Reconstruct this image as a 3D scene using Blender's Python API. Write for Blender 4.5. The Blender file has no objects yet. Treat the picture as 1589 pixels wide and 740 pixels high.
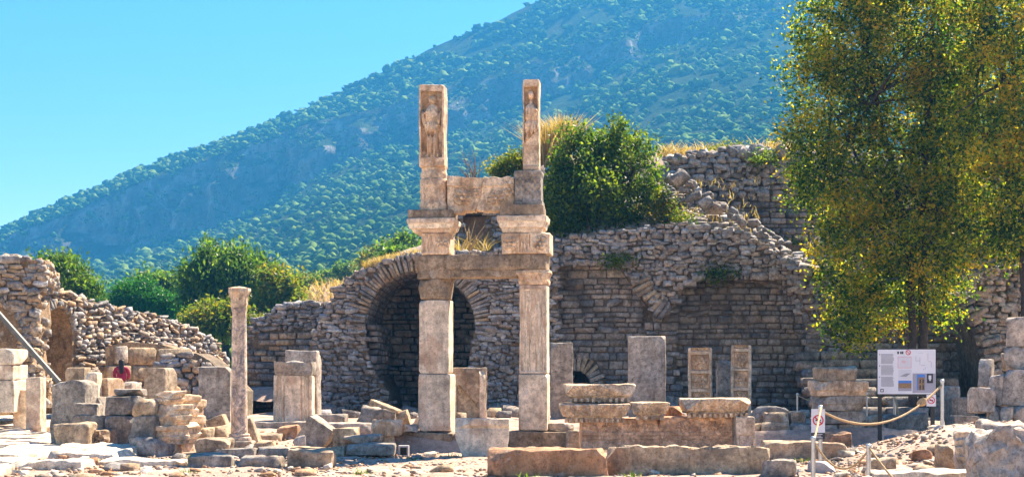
import bpy, bmesh, math, random
import numpy as np
from mathutils import Vector, Matrix, Euler, noise

sc = bpy.context.scene
R = math.radians
F, CX, HY, EYE = 2207.0, 794.5, 575.0, 1.7      # focal length, centre and horizon of the 1589 px photograph, eye height
random.seed(5); np.random.seed(5)

# ------------------------------------------------------------------ camera, sky, sun, exposure
cam = bpy.data.cameras.new('camera'); camo = bpy.data.objects.new('camera', cam)
sc.collection.objects.link(camo); sc.camera = camo
cam.sensor_width = 36.0; cam.lens = 36.0 * F / 1589.0
cam.shift_y = (HY - 370.0) / 1589.0
cam.clip_start = 0.1; cam.clip_end = 6000
camo.location = (0, 0, EYE); camo.rotation_euler = (R(90), 0, 0)

SUN_AZ, SUN_EL = 40.0, 50.0
world = bpy.data.worlds.new('World'); sc.world = world; world.use_nodes = True
wn = world.node_tree; bg = wn.nodes['Background']
sky = wn.nodes.new('ShaderNodeTexSky'); sky.sky_type = 'NISHITA'; sky.sun_disc = False
sky.sun_elevation = R(SUN_EL); sky.sun_rotation = R(SUN_AZ)
sky.air_density = 1.0; sky.dust_density = 0.0; sky.ozone_density = 3.0; sky.altitude = 200
hs = wn.nodes.new('ShaderNodeHueSaturation'); hs.inputs['Saturation'].default_value = 1.28; hs.inputs['Hue'].default_value = 0.508
wn.links.new(sky.outputs[0], hs.inputs['Color']); wn.links.new(hs.outputs[0], bg.inputs[0])
bg.inputs[1].default_value = 0.0515
sl = bpy.data.lights.new('sun', 'SUN'); sl.energy = 4.5; sl.angle = R(0.5); sl.color = (1.0, 0.88, 0.71)
so = bpy.data.objects.new('sun', sl); sc.collection.objects.link(so)
sdir = Vector((math.sin(R(SUN_AZ)) * math.cos(R(SUN_EL)), math.cos(R(SUN_AZ)) * math.cos(R(SUN_EL)), math.sin(R(SUN_EL))))
so.rotation_euler = sdir.to_track_quat('Z', 'Y').to_euler(); so.location = (0, 0, 60)
sc.view_settings.view_transform = 'Standard'; sc.view_settings.look = 'None'
sc.view_settings.exposure = 2.06; sc.view_settings.gamma = 1.0
sc.cycles.use_denoising = True; sc.cycles.use_adaptive_sampling = True; sc.cycles.adaptive_threshold = 0.02
sc.cycles.max_bounces = 6; sc.cycles.volume_bounces = 0; sc.cycles.diffuse_bounces = 5
sc.cycles.transparent_max_bounces = 4

# ------------------------------------------------------------------ helpers
def W(x, y, d):                                   # photograph pixel at a distance -> place
    return Vector(((x - CX) / F * d, d, EYE + (HY - y) / F * d))
def smooth(a, b, t):
    t = min(1.0, max(0.0, (t - a) / (b - a))); return t * t * (3 - 2 * t)
def link(o, parent=None):
    sc.collection.objects.link(o)
    if parent is not None: o.parent = parent
    return o
def tag(o, label=None, cat=None, group=None, kind=None):
    if label: o['label'] = label
    if cat: o['category'] = cat
    if group: o['group'] = group
    if kind: o['kind'] = kind
    elif label: o['kind'] = 'thing'
    return o
def empty(name, loc=(0, 0, 0), rz=0.0, label=None, cat=None, group=None):
    o = bpy.data.objects.new(name, None); link(o); o.location = loc; o.rotation_euler = (0, 0, rz)
    o.empty_display_size = 0.2
    return tag(o, label, cat, group)
def mesh(name, verts, faces, mat=None, smooth_=False):
    me = bpy.data.meshes.new(name); me.from_pydata([tuple(v) for v in verts], [], [tuple(f) for f in faces])
    if mat: me.materials.append(mat)
    if smooth_: me.polygons.foreach_set('use_smooth', [True] * len(me.polygons))
    me.update(); return me
def npmesh(name, V, Fa, mat, smooth_=False):       # V (n,3), Fa (m,k) with k = 3 or 4
    me = bpy.data.meshes.new(name); V = np.asarray(V, np.float32); Fa = np.asarray(Fa, np.int32); m, k = Fa.shape
    me.vertices.add(len(V)); me.vertices.foreach_set('co', V.ravel())
    me.loops.add(m * k); me.loops.foreach_set('vertex_index', Fa.ravel())
    me.polygons.add(m); me.polygons.foreach_set('loop_start', np.arange(0, m * k, k, dtype=np.int32))
    try: me.polygons.foreach_set('loop_total', np.full(m, k, np.int32))
    except Exception: pass
    if smooth_: me.polygons.foreach_set('use_smooth', np.ones(m, bool))
    me.materials.append(mat); me.update(calc_edges=True); me.validate(); return me
def ob(name, me, parent=None, loc=(0, 0, 0), rot=(0, 0, 0)):
    o = bpy.data.objects.new(name, me); link(o, parent); o.location = loc; o.rotation_euler = rot; return o

def ground_z(X, Y):
    z = 0.0
    right = smooth(-3.2, -2.4, X) * (1 - smooth(7.2, 10.5, X))
    z_mid = 0.42 * smooth(29.45, 29.9, Y)
    z_left = 0.42 * smooth(27.5, 38.0, Y) * smooth(-11.0, -7.0, X)
    z_r = 0.35 * smooth(27, 36, Y)
    z = right * z_mid + (1 - right) * (z_left if X < 0 else z_r)
    z += 0.72 * math.exp(-((X - 9.3) / 2.4) ** 2 - ((Y - 27.2) / 2.2) ** 2)
    z += 0.04 * smooth(70, 400, Y) * 200 * 0.25
    return z

# ------------------------------------------------------------------ materials
def newmat(name):
    m = bpy.data.materials.new(name); m.use_nodes = True; nt = m.node_tree
    return m, nt, nt.nodes['Principled BSDF']
def ramp(nt, pts, interp='LINEAR'):
    n = nt.nodes.new('ShaderNodeValToRGB'); cr = n.color_ramp; cr.interpolation = interp
    while len(cr.elements) < len(pts): cr.elements.new(0.5)
    for e, (p, c) in zip(cr.elements, pts):
        e.position = p; e.color = (c[0], c[1], c[2], 1) if not isinstance(c, (int, float)) else (c, c, c, 1)
    return n
def mixc(nt, a, b, fac, mode='MIX'):
    n = nt.nodes.new('ShaderNodeMix'); n.data_type = 'RGBA'; n.blend_type = mode
    for sock, v in ((n.inputs[6], a), (n.inputs[7], b), (n.inputs[0], fac)):
        if hasattr(v, 'is_output'): nt.links.new(v, sock)
        elif isinstance(v, (int, float)): sock.default_value = v
        else: sock.default_value = (v[0], v[1], v[2], 1)
    return n.outputs[2]
def tex_noise(nt, vec, scale, detail=6, rough=0.6, dist=0.0):
    n = nt.nodes.new('ShaderNodeTexNoise'); n.inputs['Scale'].default_value = scale
    n.inputs['Detail'].default_value = detail; n.inputs['Roughness'].default_value = rough; n.inputs['Distortion'].default_value = dist
    nt.links.new(vec, n.inputs['Vector']); return n.outputs['Fac']
def rnd_value(nt):
    oi = nt.nodes.new('ShaderNodeObjectInfo'); ge = nt.nodes.new('ShaderNodeNewGeometry')
    a = nt.nodes.new('ShaderNodeMath'); a.operation = 'ADD'
    nt.links.new(oi.outputs['Random'], a.inputs[0]); nt.links.new(ge.outputs['Random Per Island'], a.inputs[1])
    f = nt.nodes.new('ShaderNodeMath'); f.operation = 'FRACT'; nt.links.new(a.outputs[0], f.inputs[0])
    return f.outputs[0], ge
def stone_mat(name, cols, stain=(0.07, 0.065, 0.06), amt=0.5, scale=1.0, rust=0.25, rustc=(0.42, 0.24, 0.12), bump=0.5, veins=0.0, warm=1.0, soot=0.0, mott=0.85):
    m, nt, bs = newmat(name); L = nt.links
    rv, ge = rnd_value(nt)
    off = nt.nodes.new('ShaderNodeVectorMath'); off.operation = 'MULTIPLY_ADD'
    cmb = nt.nodes.new('ShaderNodeCombineXYZ')
    for i in range(3): L.new(rv, cmb.inputs[i])
    L.new(cmb.outputs[0], off.inputs[0]); off.inputs[1].default_value = (37, 61, 23); L.new(ge.outputs['Position'], off.inputs[2])
    p = off.outputs[0]
    cols = [(min(.8, c[0] * (1 + .10 * warm)), c[1], c[2] * (1 - .16 * warm)) for c in cols]
    base = ramp(nt, [(i / max(1, len(cols) - 1), c) for i, c in enumerate(cols)]); L.new(rv, base.inputs[0])
    n1 = tex_noise(nt, p, 3.2 * scale, 8, 0.65)
    r1 = ramp(nt, [(0.28, 0.45), (0.5, 0.95), (0.7, 1.35)]); L.new(n1, r1.inputs[0])
    c = mixc(nt, base.outputs[0], r1.outputs[0], 1.0, 'MULTIPLY')
    n5 = tex_noise(nt, p, 11 * scale, 7, 0.7, 0.3)
    r5 = ramp(nt, [(0.32, 0.38), (0.5, 1.0), (0.66, 1.42)]); L.new(n5, r5.inputs[0])
    c = mixc(nt, c, r5.outputs[0], mott, 'MULTIPLY')
    n6 = tex_noise(nt, p, 2.6 * scale, 8, 0.7, 0.6)
    r6 = ramp(nt, [(0.57, 0.0), (0.66, 0.5)]); L.new(n6, r6.inputs[0])
    c = mixc(nt, c, (0.62, 0.56, 0.48), r6.outputs[0])
    n3 = tex_noise(nt, p, 1.3 * scale, 5, 0.6, 0.4)
    r3 = ramp(nt, [(0.52, 0.0), (0.60, 1.0)]); L.new(n3, r3.inputs[0])
    m3 = nt.nodes.new('ShaderNodeMath'); m3.operation = 'MULTIPLY'; L.new(r3.outputs[0], m3.inputs[0]); m3.inputs[1].default_value = rust
    c = mixc(nt, c, rustc, m3.outputs[0])
    n2 = tex_noise(nt, ge.outputs['Position'], 1.7 * scale, 9, 0.72, 0.3)
    r2 = ramp(nt, [(0.5, 0.0), (0.62, 1.0)]); L.new(n2, r2.inputs[0])
    m2 = nt.nodes.new('ShaderNodeMath'); m2.operation = 'MULTIPLY'; L.new(r2.outputs[0], m2.inputs[0]); m2.inputs[1].default_value = amt
    c = mixc(nt, c, stain, m2.outputs[0])
    mp = nt.nodes.new('ShaderNodeMapping'); mp.inputs['Scale'].default_value = (1, 1, 0.12); L.new(p, mp.inputs[0])
    nk = tex_noise(nt, mp.outputs[0], 7.0, 5, 0.6); rk = ramp(nt, [(0.52, 1.0), (0.64, 0.55)]); L.new(nk, rk.inputs[0])
    c = mixc(nt, c, rk.outputs[0], 0.6, 'MULTIPLY')              # run-off streaks
    if soot:                                         # old smoke and lichen patches across the masonry
        ns = tex_noise(nt, ge.outputs['Position'], 0.42, 5, 0.62, 0.5)
        rs = ramp(nt, [(0.5, 0.0), (0.64, 1.0)]); L.new(ns, rs.inputs[0])
        ms = nt.nodes.new('ShaderNodeMath'); ms.operation = 'MULTIPLY'; L.new(rs.outputs[0], ms.inputs[0]); ms.inputs[1].default_value = soot
        c = mixc(nt, c, (0.055, 0.05, 0.048), ms.outputs[0])
    if veins:
        nv = tex_noise(nt, p, 1.6, 4, 0.55, 1.6)
        rvn = ramp(nt, [(0.46, 0.0), (0.495, 1.0), (0.53, 0.0)]); L.new(nv, rvn.inputs[0])
        mv = nt.nodes.new('ShaderNodeMath'); mv.operation = 'MULTIPLY'; L.new(rvn.outputs[0], mv.inputs[0]); mv.inputs[1].default_value = veins
        c = mixc(nt, c, (0.16, 0.15, 0.19), mv.outputs[0])
    pit = tex_noise(nt, p, 30 * scale, 3, 0.6)
    rp = ramp(nt, [(0.34, 0.5), (0.43, 1.0)]); L.new(pit, rp.inputs[0])
    c = mixc(nt, c, rp.outputs[0], 0.8, 'MULTIPLY')
    L.new(c, bs.inputs['Base Color']); bs.inputs['Roughness'].default_value = 0.92
    bs.inputs['Specular IOR Level'].default_value = 0.2
    nb = tex_noise(nt, p, 14 * scale, 8, 0.7)
    bp = nt.nodes.new('ShaderNodeBump'); bp.inputs['Strength'].default_value = bump; bp.inputs['Distance'].default_value = 0.03
    L.new(nb, bp.inputs['Height']); L.new(bp.outputs[0], bs.inputs['Normal'])
    return m
def plain_mat(name, col, rough=0.6, metal=0.0, var=0.15, scale=6.0, bump=0.0):
    m, nt, bs = newmat(name)
    ge = nt.nodes.new('ShaderNodeNewGeometry')
    n = tex_noise(nt, ge.outputs['Position'], scale, 6, 0.6)
    r = ramp(nt, [(0.3, 1 - var), (0.7, 1 + var)]); nt.links.new(n, r.inputs[0])
    nt.links.new(mixc(nt, col, r.outputs[0], 1.0, 'MULTIPLY'), bs.inputs['Base Color'])
    bs.inputs['Roughness'].default_value = rough; bs.inputs['Metallic'].default_value = metal
    if bump:
        bp = nt.nodes.new('ShaderNodeBump'); bp.inputs['Strength'].default_value = bump; bp.inputs['Distance'].default_value = 0.02
        nt.links.new(n, bp.inputs['Height']); nt.links.new(bp.outputs[0], bs.inputs['Normal'])
    return m
def leaf_mat(name, cols, trans=0.5, spec=0.25, clump=1.3):
    m, nt, bs = newmat(name); L = nt.links
    ge = nt.nodes.new('ShaderNodeNewGeometry'); n1 = tex_noise(nt, ge.outputs['Position'], 0.9, 3, 0.5)
    a = nt.nodes.new('ShaderNodeMath'); a.operation = 'MULTIPLY_ADD'; L.new(n1, a.inputs[0]); a.inputs[1].default_value = clump; a.inputs[2].default_value = -clump / 2
    b = nt.nodes.new('ShaderNodeMath'); b.operation = 'ADD'; L.new(a.outputs[0], b.inputs[0]); L.new(ge.outputs['Random Per Island'], b.inputs[1])
    base = ramp(nt, [(i / (len(cols) - 1), c) for i, c in enumerate(cols)]); L.new(b.outputs[0], base.inputs[0])
    L.new(base.outputs[0], bs.inputs['Base Color']); bs.inputs['Roughness'].default_value = 0.5
    bs.inputs['Specular IOR Level'].default_value = spec
    tr = nt.nodes.new('ShaderNodeBsdfTranslucent')
    L.new(mixc(nt, base.outputs[0], (1.75, 1.9, 0.55), 1.0, 'MULTIPLY'), tr.inputs['Color'])
    mx = nt.nodes.new('ShaderNodeMixShader'); mx.inputs[0].default_value = trans
    L.new(bs.outputs[0], mx.inputs[1]); L.new(tr.outputs[0], mx.inputs[2])
    L.new(mx.outputs[0], nt.nodes['Material Output'].inputs['Surface'])
    return m

M = {}
M['marble'] = stone_mat('warm_marble', [(0.75, 0.62, 0.53), (0.79, 0.68, 0.61), (0.75, 0.62, 0.53)], amt=0.26, rust=0.55, rustc=(0.52, 0.31, 0.19), bump=0.3, mott=.45)
M['carved'] = stone_mat('carved_marble', [(0.72, 0.57, 0.45), (0.76, 0.62, 0.50)], mott=.6, amt=0.42, rust=0.6, rustc=(0.46, 0.26, 0.13), bump=0.45, scale=1.6)
M['frieze'] = stone_mat('ruddy_carved_marble', [(0.62, 0.42, 0.30), (0.70, 0.50, 0.37)], amt=0.38, rust=0.55, rustc=(0.50, 0.27, 0.14), bump=0.45, scale=1.8)
M['cornice'] = stone_mat('cornice_marble', [(0.62, 0.50, 0.39), (0.70, 0.57, 0.45)], amt=0.5, rust=0.5, bump=0.5, scale=2.0)
M['inkfaint'] = plain_mat('faint_print', (0.56, 0.55, 0.62), 0.6, 0, 0.05)
M['veined'] = stone_mat('veined_marble', [(0.66, 0.55, 0.48), (0.68, 0.57, 0.50)], amt=0.1, rust=0.3, bump=0.2, veins=0.75)
M['grey'] = stone_mat('lichen_grey_stone', [(0.29, 0.25, 0.205), (0.40, 0.345, 0.28), (0.33, 0.28, 0.225)], amt=0.6, rust=0.2, bump=0.6, warm=.0)
M['tan'] = stone_mat('tan_limestone', [(0.42, 0.33, 0.24), (0.50, 0.41, 0.31), (0.38, 0.32, 0.26), (0.46, 0.37, 0.29)], amt=0.5, rust=0.45, bump=0.6)
M['patch'] = stone_mat('restored_concrete', [(0.29, 0.235, 0.18), (0.32, 0.26, 0.205)], stain=(0.14, 0.12, 0.10), amt=0.45, rust=0.1, bump=0.35)
M['ashlar'] = stone_mat('pale_ashlar', [(0.56, 0.46, 0.37), (0.46, 0.40, 0.35), (0.60, 0.48, 0.36), (0.40, 0.36, 0.33)], amt=0.35, rust=0.25, bump=0.55, warm=.2)
M['brick'] = stone_mat('coursed_wall_stone', [(0.22, 0.18, 0.15), (0.42, 0.33, 0.25), (0.27, 0.25, 0.235), (0.48, 0.40, 0.32), (0.30, 0.24, 0.19), (0.20, 0.19, 0.185), (0.36, 0.33, 0.305)], amt=0.5, rust=0.2, scale=1.0, bump=0.7, warm=-.2, soot=.6)
M['rubble'] = stone_mat('rubble_stone', [(0.22, 0.20, 0.185), (0.46, 0.36, 0.27), (0.35, 0.325, 0.30), (0.52, 0.41, 0.31), (0.27, 0.23, 0.195), (0.56, 0.52, 0.475), (0.25, 0.235, 0.225)], amt=0.42, rust=0.2, bump=0.8, scale=1.3, warm=-.25, soot=.35)
M['warmrubble'] = stone_mat('warm_rubble_stone', [(0.40, 0.29, 0.19), (0.50, 0.38, 0.27), (0.36, 0.31, 0.26), (0.46, 0.33, 0.22), (0.42, 0.385, 0.34)], amt=0.25, rust=0.4, bump=0.8, scale=1.3)
M['mortar'] = stone_mat('lime_mortar', [(0.17, 0.14, 0.115), (0.20, 0.165, 0.13)], amt=0.5, rust=0.2, bump=1.0, scale=1.5)
M['warmmortar'] = stone_mat('warm_mortar', [(0.30, 0.22, 0.15), (0.33, 0.25, 0.17)], amt=0.3, rust=0.3, bump=1.0, scale=1.5)
M['red'] = stone_mat('reddish_stone', [(0.42, 0.24, 0.15), (0.46, 0.29, 0.19)], amt=0.25, rust=0.5, bump=0.6)
M['slab'] = stone_mat('worn_paving', [(0.66, 0.60, 0.53), (0.74, 0.68, 0.61), (0.62, 0.56, 0.50)], amt=0.18, rust=0.3, rustc=(0.42, 0.30, 0.20), bump=0.5)
M['steel'] = plain_mat('brushed_steel', (0.52, 0.52, 0.52), 0.35, 1.0, 0.12, 20)
M['oldsteel'] = plain_mat('dull_grey_steel', (0.13, 0.13, 0.115), 0.6, 0.3, 0.3, 8)
M['black'] = plain_mat('black_paint', (0.015, 0.017, 0.016), 0.5, 0.0, 0.2)
M['white'] = plain_mat('white_panel', (0.74, 0.75, 0.81), 0.5, 0.0, 0.04)
M['rope'] = plain_mat('hemp_rope', (0.50, 0.33, 0.16), 0.9, 0.0, 0.35, 60, 0.6)
M['concrete'] = plain_mat('pale_concrete', (0.42, 0.40, 0.39), 0.9, 0.0, 0.25, 12, 0.5)
M['bark'] = plain_mat('dark_bark', (0.055, 0.042, 0.033), 0.9, 0.0, 0.5, 14, 1.0)
M['twig'] = plain_mat('dry_twig', (0.20, 0.11, 0.07), 0.9, 0.0, 0.4, 14)
M['inkgrey'] = plain_mat('grey_print', (0.33, 0.33, 0.38), 0.6, 0, 0.05)
M['inkdark'] = plain_mat('dark_print', (0.03, 0.03, 0.035), 0.6, 0, 0.05)
M['inkred'] = plain_mat('red_print', (0.62, 0.03, 0.05), 0.6, 0, 0.05)
M['inkpink'] = plain_mat('pale_pink_print', (0.72, 0.50, 0.55), 0.6, 0, 0.05)
M['inkblue'] = plain_mat('blue_print', (0.07, 0.22, 0.62), 0.6, 0, 0.1)
M['inkbrown'] = plain_mat('brown_print', (0.30, 0.19, 0.10), 0.6, 0, 0.5, 60)
M['inkpale'] = plain_mat('pale_print', (0.66, 0.66, 0.72), 0.6, 0, 0.05)
M['inkmid'] = plain_mat('panel_grey_print', (0.36, 0.35, 0.42), 0.6, 0, 0.05)
M['shirt'] = plain_mat('maroon_cloth', (0.30, 0.012, 0.05), 0.8, 0, 0.2)
M['hair'] = plain_mat('dark_hair', (0.015, 0.010, 0.008), 0.6, 0, 0.3)
M['skin'] = plain_mat('skin', (0.45, 0.26, 0.18), 0.6, 0, 0.1)
M['trouser'] = plain_mat('dark_cloth', (0.03, 0.03, 0.045), 0.8, 0, 0.2)
M['drygrass'] = leaf_mat('dry_grass', [(0.36, 0.22, 0.09), (0.50, 0.35, 0.17), (0.60, 0.45, 0.26)], 0.25)
M['leaf_tree'] = leaf_mat('autumn_leaf', [(0.02, 0.055, 0.012), (0.06, 0.115, 0.015), (0.15, 0.20, 0.02), (0.34, 0.34, 0.03), (0.54, 0.34, 0.03)], 0.6, .25, 2.0)
M['leaf_dark'] = leaf_mat('bush_leaf', [(0.025, 0.06, 0.014), (0.08, 0.13, 0.02), (0.22, 0.25, 0.03)], 0.55)
M['leaf_mid'] = leaf_mat('olive_leaf', [(0.03, 0.07, 0.014), (0.08, 0.15, 0.025), (0.18, 0.24, 0.03)], 0.5)
M['leaf_pine'] = leaf_mat('pine_needle', [(0.015, 0.07, 0.008), (0.03, 0.14, 0.01), (0.06, 0.19, 0.02)], 0.4)
M['leaf_gold'] = leaf_mat('golden_leaf', [(0.06, 0.11, 0.015), (0.14, 0.17, 0.02), (0.27, 0.20, 0.025)], 0.5)
M['scrub'] = leaf_mat('hill_scrub', [(0.03, 0.07, 0.012), (0.08, 0.145, 0.025), (0.16, 0.22, 0.045)], 0.0, 0.0)

# ------------------------------------------------------------------ ground and hill
def ground_material():
    m, nt, bs = newmat('dusty_ground'); L = nt.links
    ge = nt.nodes.new('ShaderNodeNewGeometry'); p = ge.outputs['Position']
    n1 = tex_noise(nt, p, 0.55, 8, 0.65)
    r1 = ramp(nt, [(0.3, (0.36, 0.23, 0.155)), (0.5, (0.50, 0.35, 0.255)), (0.7, (0.60, 0.47, 0.37))]); L.new(n1, r1.inputs[0])
    n2 = tex_noise(nt, p, 9, 8, 0.75); r2 = ramp(nt, [(0.3, 0.55), (0.5, 0.95), (0.72, 1.3)]); L.new(n2, r2.inputs[0])
    c = mixc(nt, r1.outputs[0], r2.outputs[0], 1.0, 'MULTIPLY')
    n3 = tex_noise(nt, p, 1.9, 5, 0.6); r3 = ramp(nt, [(0.58, 0.0), (0.68, 0.6)]); L.new(n3, r3.inputs[0])
    c = mixc(nt, c, (0.17, 0.14, 0.085), r3.outputs[0])
    L.new(c, bs.inputs['Base Color']); bs.inputs['Roughness'].default_value = 0.95
    bp = nt.nodes.new('ShaderNodeBump'); bp.inputs['Strength'].default_value = 0.9; bp.inputs['Distance'].default_value = 0.05
    n4 = tex_noise(nt, p, 16, 8, 0.75); L.new(n4, bp.inputs['Height']); L.new(bp.outputs[0], bs.inputs['Normal'])
    return m
def hill_material():
    m, nt, bs = newmat('rocky_hillside'); L = nt.links
    ge = nt.nodes.new('ShaderNodeNewGeometry'); p = ge.outputs['Position']
    n1 = tex_noise(nt, p, 0.02, 9, 0.7); r1 = ramp(nt, [(0.3, (0.03, 0.05, 0.02)), (0.55, (0.055, 0.08, 0.03)), (0.66, (0.09, 0.10, 0.05)), (0.74, (0.34, 0.30, 0.26))]); L.new(n1, r1.inputs[0])
    sx = nt.nodes.new('ShaderNodeSeparateXYZ'); L.new(ge.outputs['Normal'], sx.inputs[0])
    rs = ramp(nt, [(0.55, 1.0), (0.8, 0.0)]); L.new(sx.outputs['Z'], rs.inputs[0])
    mp = nt.nodes.new('ShaderNodeMapping'); mp.inputs['Scale'].default_value = (1, 1, 0.35); L.new(p, mp.inputs[0])
    n2 = tex_noise(nt, mp.outputs[0], 0.09, 9, 0.72, 0.5); r2 = ramp(nt, [(0.32, (0.05, 0.055, 0.04)), (0.5, (0.20, 0.18, 0.15)), (0.66, (0.46, 0.42, 0.37))]); L.new(n2, r2.inputs[0])
    c = mixc(nt, r1.outputs[0], r2.outputs[0], rs.outputs[0])
    L.new(c, bs.inputs['Base Color']); bs.inputs['Roughness'].default_value = 1.0; bs.inputs['Specular IOR Level'].default_value = 0.0
    bp = nt.nodes.new('ShaderNodeBump'); bp.inputs['Strength'].default_value = 0.9; bp.inputs['Distance'].default_value = 9.0
    L.new(n2, bp.inputs['Height']); L.new(bp.outputs[0], bs.inputs['Normal'])
    return m
M['ground'] = ground_material(); M['hill'] = hill_material()

def axis(*segs):
    out = []
    for a, b, n in segs: out += list(np.linspace(a, b, n, endpoint=False))
    return out + [segs[-1][1]]
xs = axis((-900, -60, 12), (-60, -17, 22), (-17, 14, 180), (14, 60, 22), (60, 1150, 12))
ys = axis((-50, 16, 12), (16, 36, 150), (36, 50, 40), (50, 120, 24), (120, 500, 10))
V = []
for y in ys:
    for x in xs:
        z = ground_z(x, y)
        if 16 < y < 60 and -17 < x < 14:
            z += 0.05 * noise.fractal(Vector((x * 0.8, y * 0.8, 3.1)), 1.0, 2.0, 4) + 0.035 * noise.noise(Vector((x * 4, y * 4, 0))) * smooth(-9, -6, x)
        V.append((x, y, z))
nx = len(xs)
Fc = [(j * nx + i, j * nx + i + 1, (j + 1) * nx + i + 1, (j + 1) * nx + i) for j in range(len(ys) - 1) for i in range(nx - 1)]
g = ob('ground', mesh('ground', V, Fc, M['ground'], True)); g['kind'] = 'structure'

# the hill: rows of the slope from its foot to the skyline, each with its own distance
def lin(x, pts):
    return float(np.interp(x, [p[0] for p in pts], [p[1] for p in pts]))
SKY = [(-700, 640), (-300, 500), (0, 362), (100, 318), (200, 274), (300, 236), (400, 196), (480, 160), (560, 126), (640, 92), (700, 66), (770, 36), (840, 2), (920, -34), (1020, -62), (1150, -72), (1400, -80), (1700, -90), (2300, -100)]
CTOP = [(-700, 14), (0, 16), (300, 20), (500, 32), (700, 66), (840, 90), (920, 96), (1020, 92), (1150, 76), (1400, 70), (2300, 70)]
CBOT = [(-700, 66), (0, 92), (200, 122), (400, 132), (520, 118), (640, 130), (760, 150), (900, 160), (1020, 142), (1150, 104), (1300, 100), (2300, 110)]
FOOT = [(-700, 620), (0, 520), (250, 505), (450, 480), (600, 450), (900, 440), (2300, 420)]
hx = np.linspace(-620, 2250, 330)
rows = [('S', k / 10) for k in range(10)]
NL, NC, NU = 80, 26, 22
for k in range(NL): rows.append(('L', k / NL))
for k in range(NC): rows.append(('C', k / NC))
for k in range(NU + 1): rows.append(('U', k / NU))
for k in range(1, 7): rows.append(('B', k / 6))
HV = np.zeros((len(rows), len(hx), 3)); HS = np.zeros((len(rows), len(hx)))
for j, (kd, t) in enumerate(rows):
    for i, x in enumerate(hx):
        a = lin(x, SKY); ct = a + lin(x, CTOP); cb = a + lin(x, CBOT); ft = max(lin(x, FOOT), cb + 20)
        if kd == 'S':
            d = 66 + (250 - 66) * t; z0 = W(x, ft, 250).z; zz = 0.2 + (z0 - 0.2) * t; y = HY - (zz - EYE) * F / d; amp = 0.15
        elif kd == 'L':
            d = 250 + (900 - 250) * t; y = ft + (cb - ft) * (0.35 * t + 0.65 * (t ** 0.8)); amp = 1.0 * smooth(0, 0.25, t)
        elif kd == 'C': d = 900 + 34 * t; y = cb + (ct - cb) * t; amp = 1.2
        elif kd == 'U': d = 934 + 130 * t; y = ct + (a - ct) * t; amp = 0.7
        else: d = 1064 + 170 * t; y = a; amp = 0.5
        p = W(x, y, d)
        if kd == 'B': p.z -= 60 * t * t + 10 * t
        q = Vector((p.x / 120, p.y / 120, p.z / 90))
        n = noise.fractal(q, 0.9, 2.1, 7)
        n2 = noise.ridged_multi_fractal(Vector((p.x / 260 + 5, p.y / 200, 1.3)), 0.9, 2.0, 4, 1.0, 2.0) - 1.0
        p.z += amp * (5.5 * n * (d / 900)) + 4.0 * n2 * amp * (d / 900)
        if kd == 'C': p.y += 24 * noise.fractal(Vector((p.x / 30, p.z / 50, 7)), 0.7, 2.1, 6) * math.sin(math.pi * min(1, t + .05))
        HV[j, i] = p; HS[j, i] = {'S': 0.5, 'L': 1.0, 'C': 0.40, 'U': 1.0, 'B': 0.5}[kd]
nr, nc = len(rows), len(hx)
Fa = np.array([(j * nc + i, j * nc + i + 1, (j + 1) * nc + i + 1, (j + 1) * nc + i) for j in range(nr - 1) for i in range(nc - 1)])
hill = ob('hill', npmesh('hill', HV.reshape(-1, 3), Fa, M['hill'], True)); hill['kind'] = 'structure'

def lump_proto(seed, sub=2, amp=0.35, squash=0.75):
    bm = bmesh.new(); bmesh.ops.create_icosphere(bm, subdivisions=sub, radius=1.0)
    for v in bm.verts:
        n = noise.fractal(v.co * 1.6 + Vector((seed * 7.3, 0, 0)), 0.8, 2.0, 3)
        v.co *= 1 + amp * n; v.co.z = v.co.z * squash
    bm.verts.ensure_lookup_table()
    V = np.array([v.co[:] for v in bm.verts]); Fx = np.array([[v.index for v in f.verts] for f in bm.faces]); bm.free(); return V, Fx
def join_protos(name, protos, placed, mat, smooth_=False):      # placed: (proto index, 3x3 matrix, location)
    Vs, Fs, o = [], [], 0
    for k, A, c in placed:
        V, Fx = protos[k]; Vs.append(V @ np.asarray(A).T + np.asarray(c)); Fs.append(Fx + o); o += len(V)
    return npmesh(name, np.concatenate(Vs), np.concatenate(Fs), mat, smooth_)
prot = [lump_proto(s, 2, 1.0, .7) for s in range(8)] + [lump_proto(s, 1, 0.9, .7) for s in range(20, 28)]
rg = np.random.RandomState(11); placed = []
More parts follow.
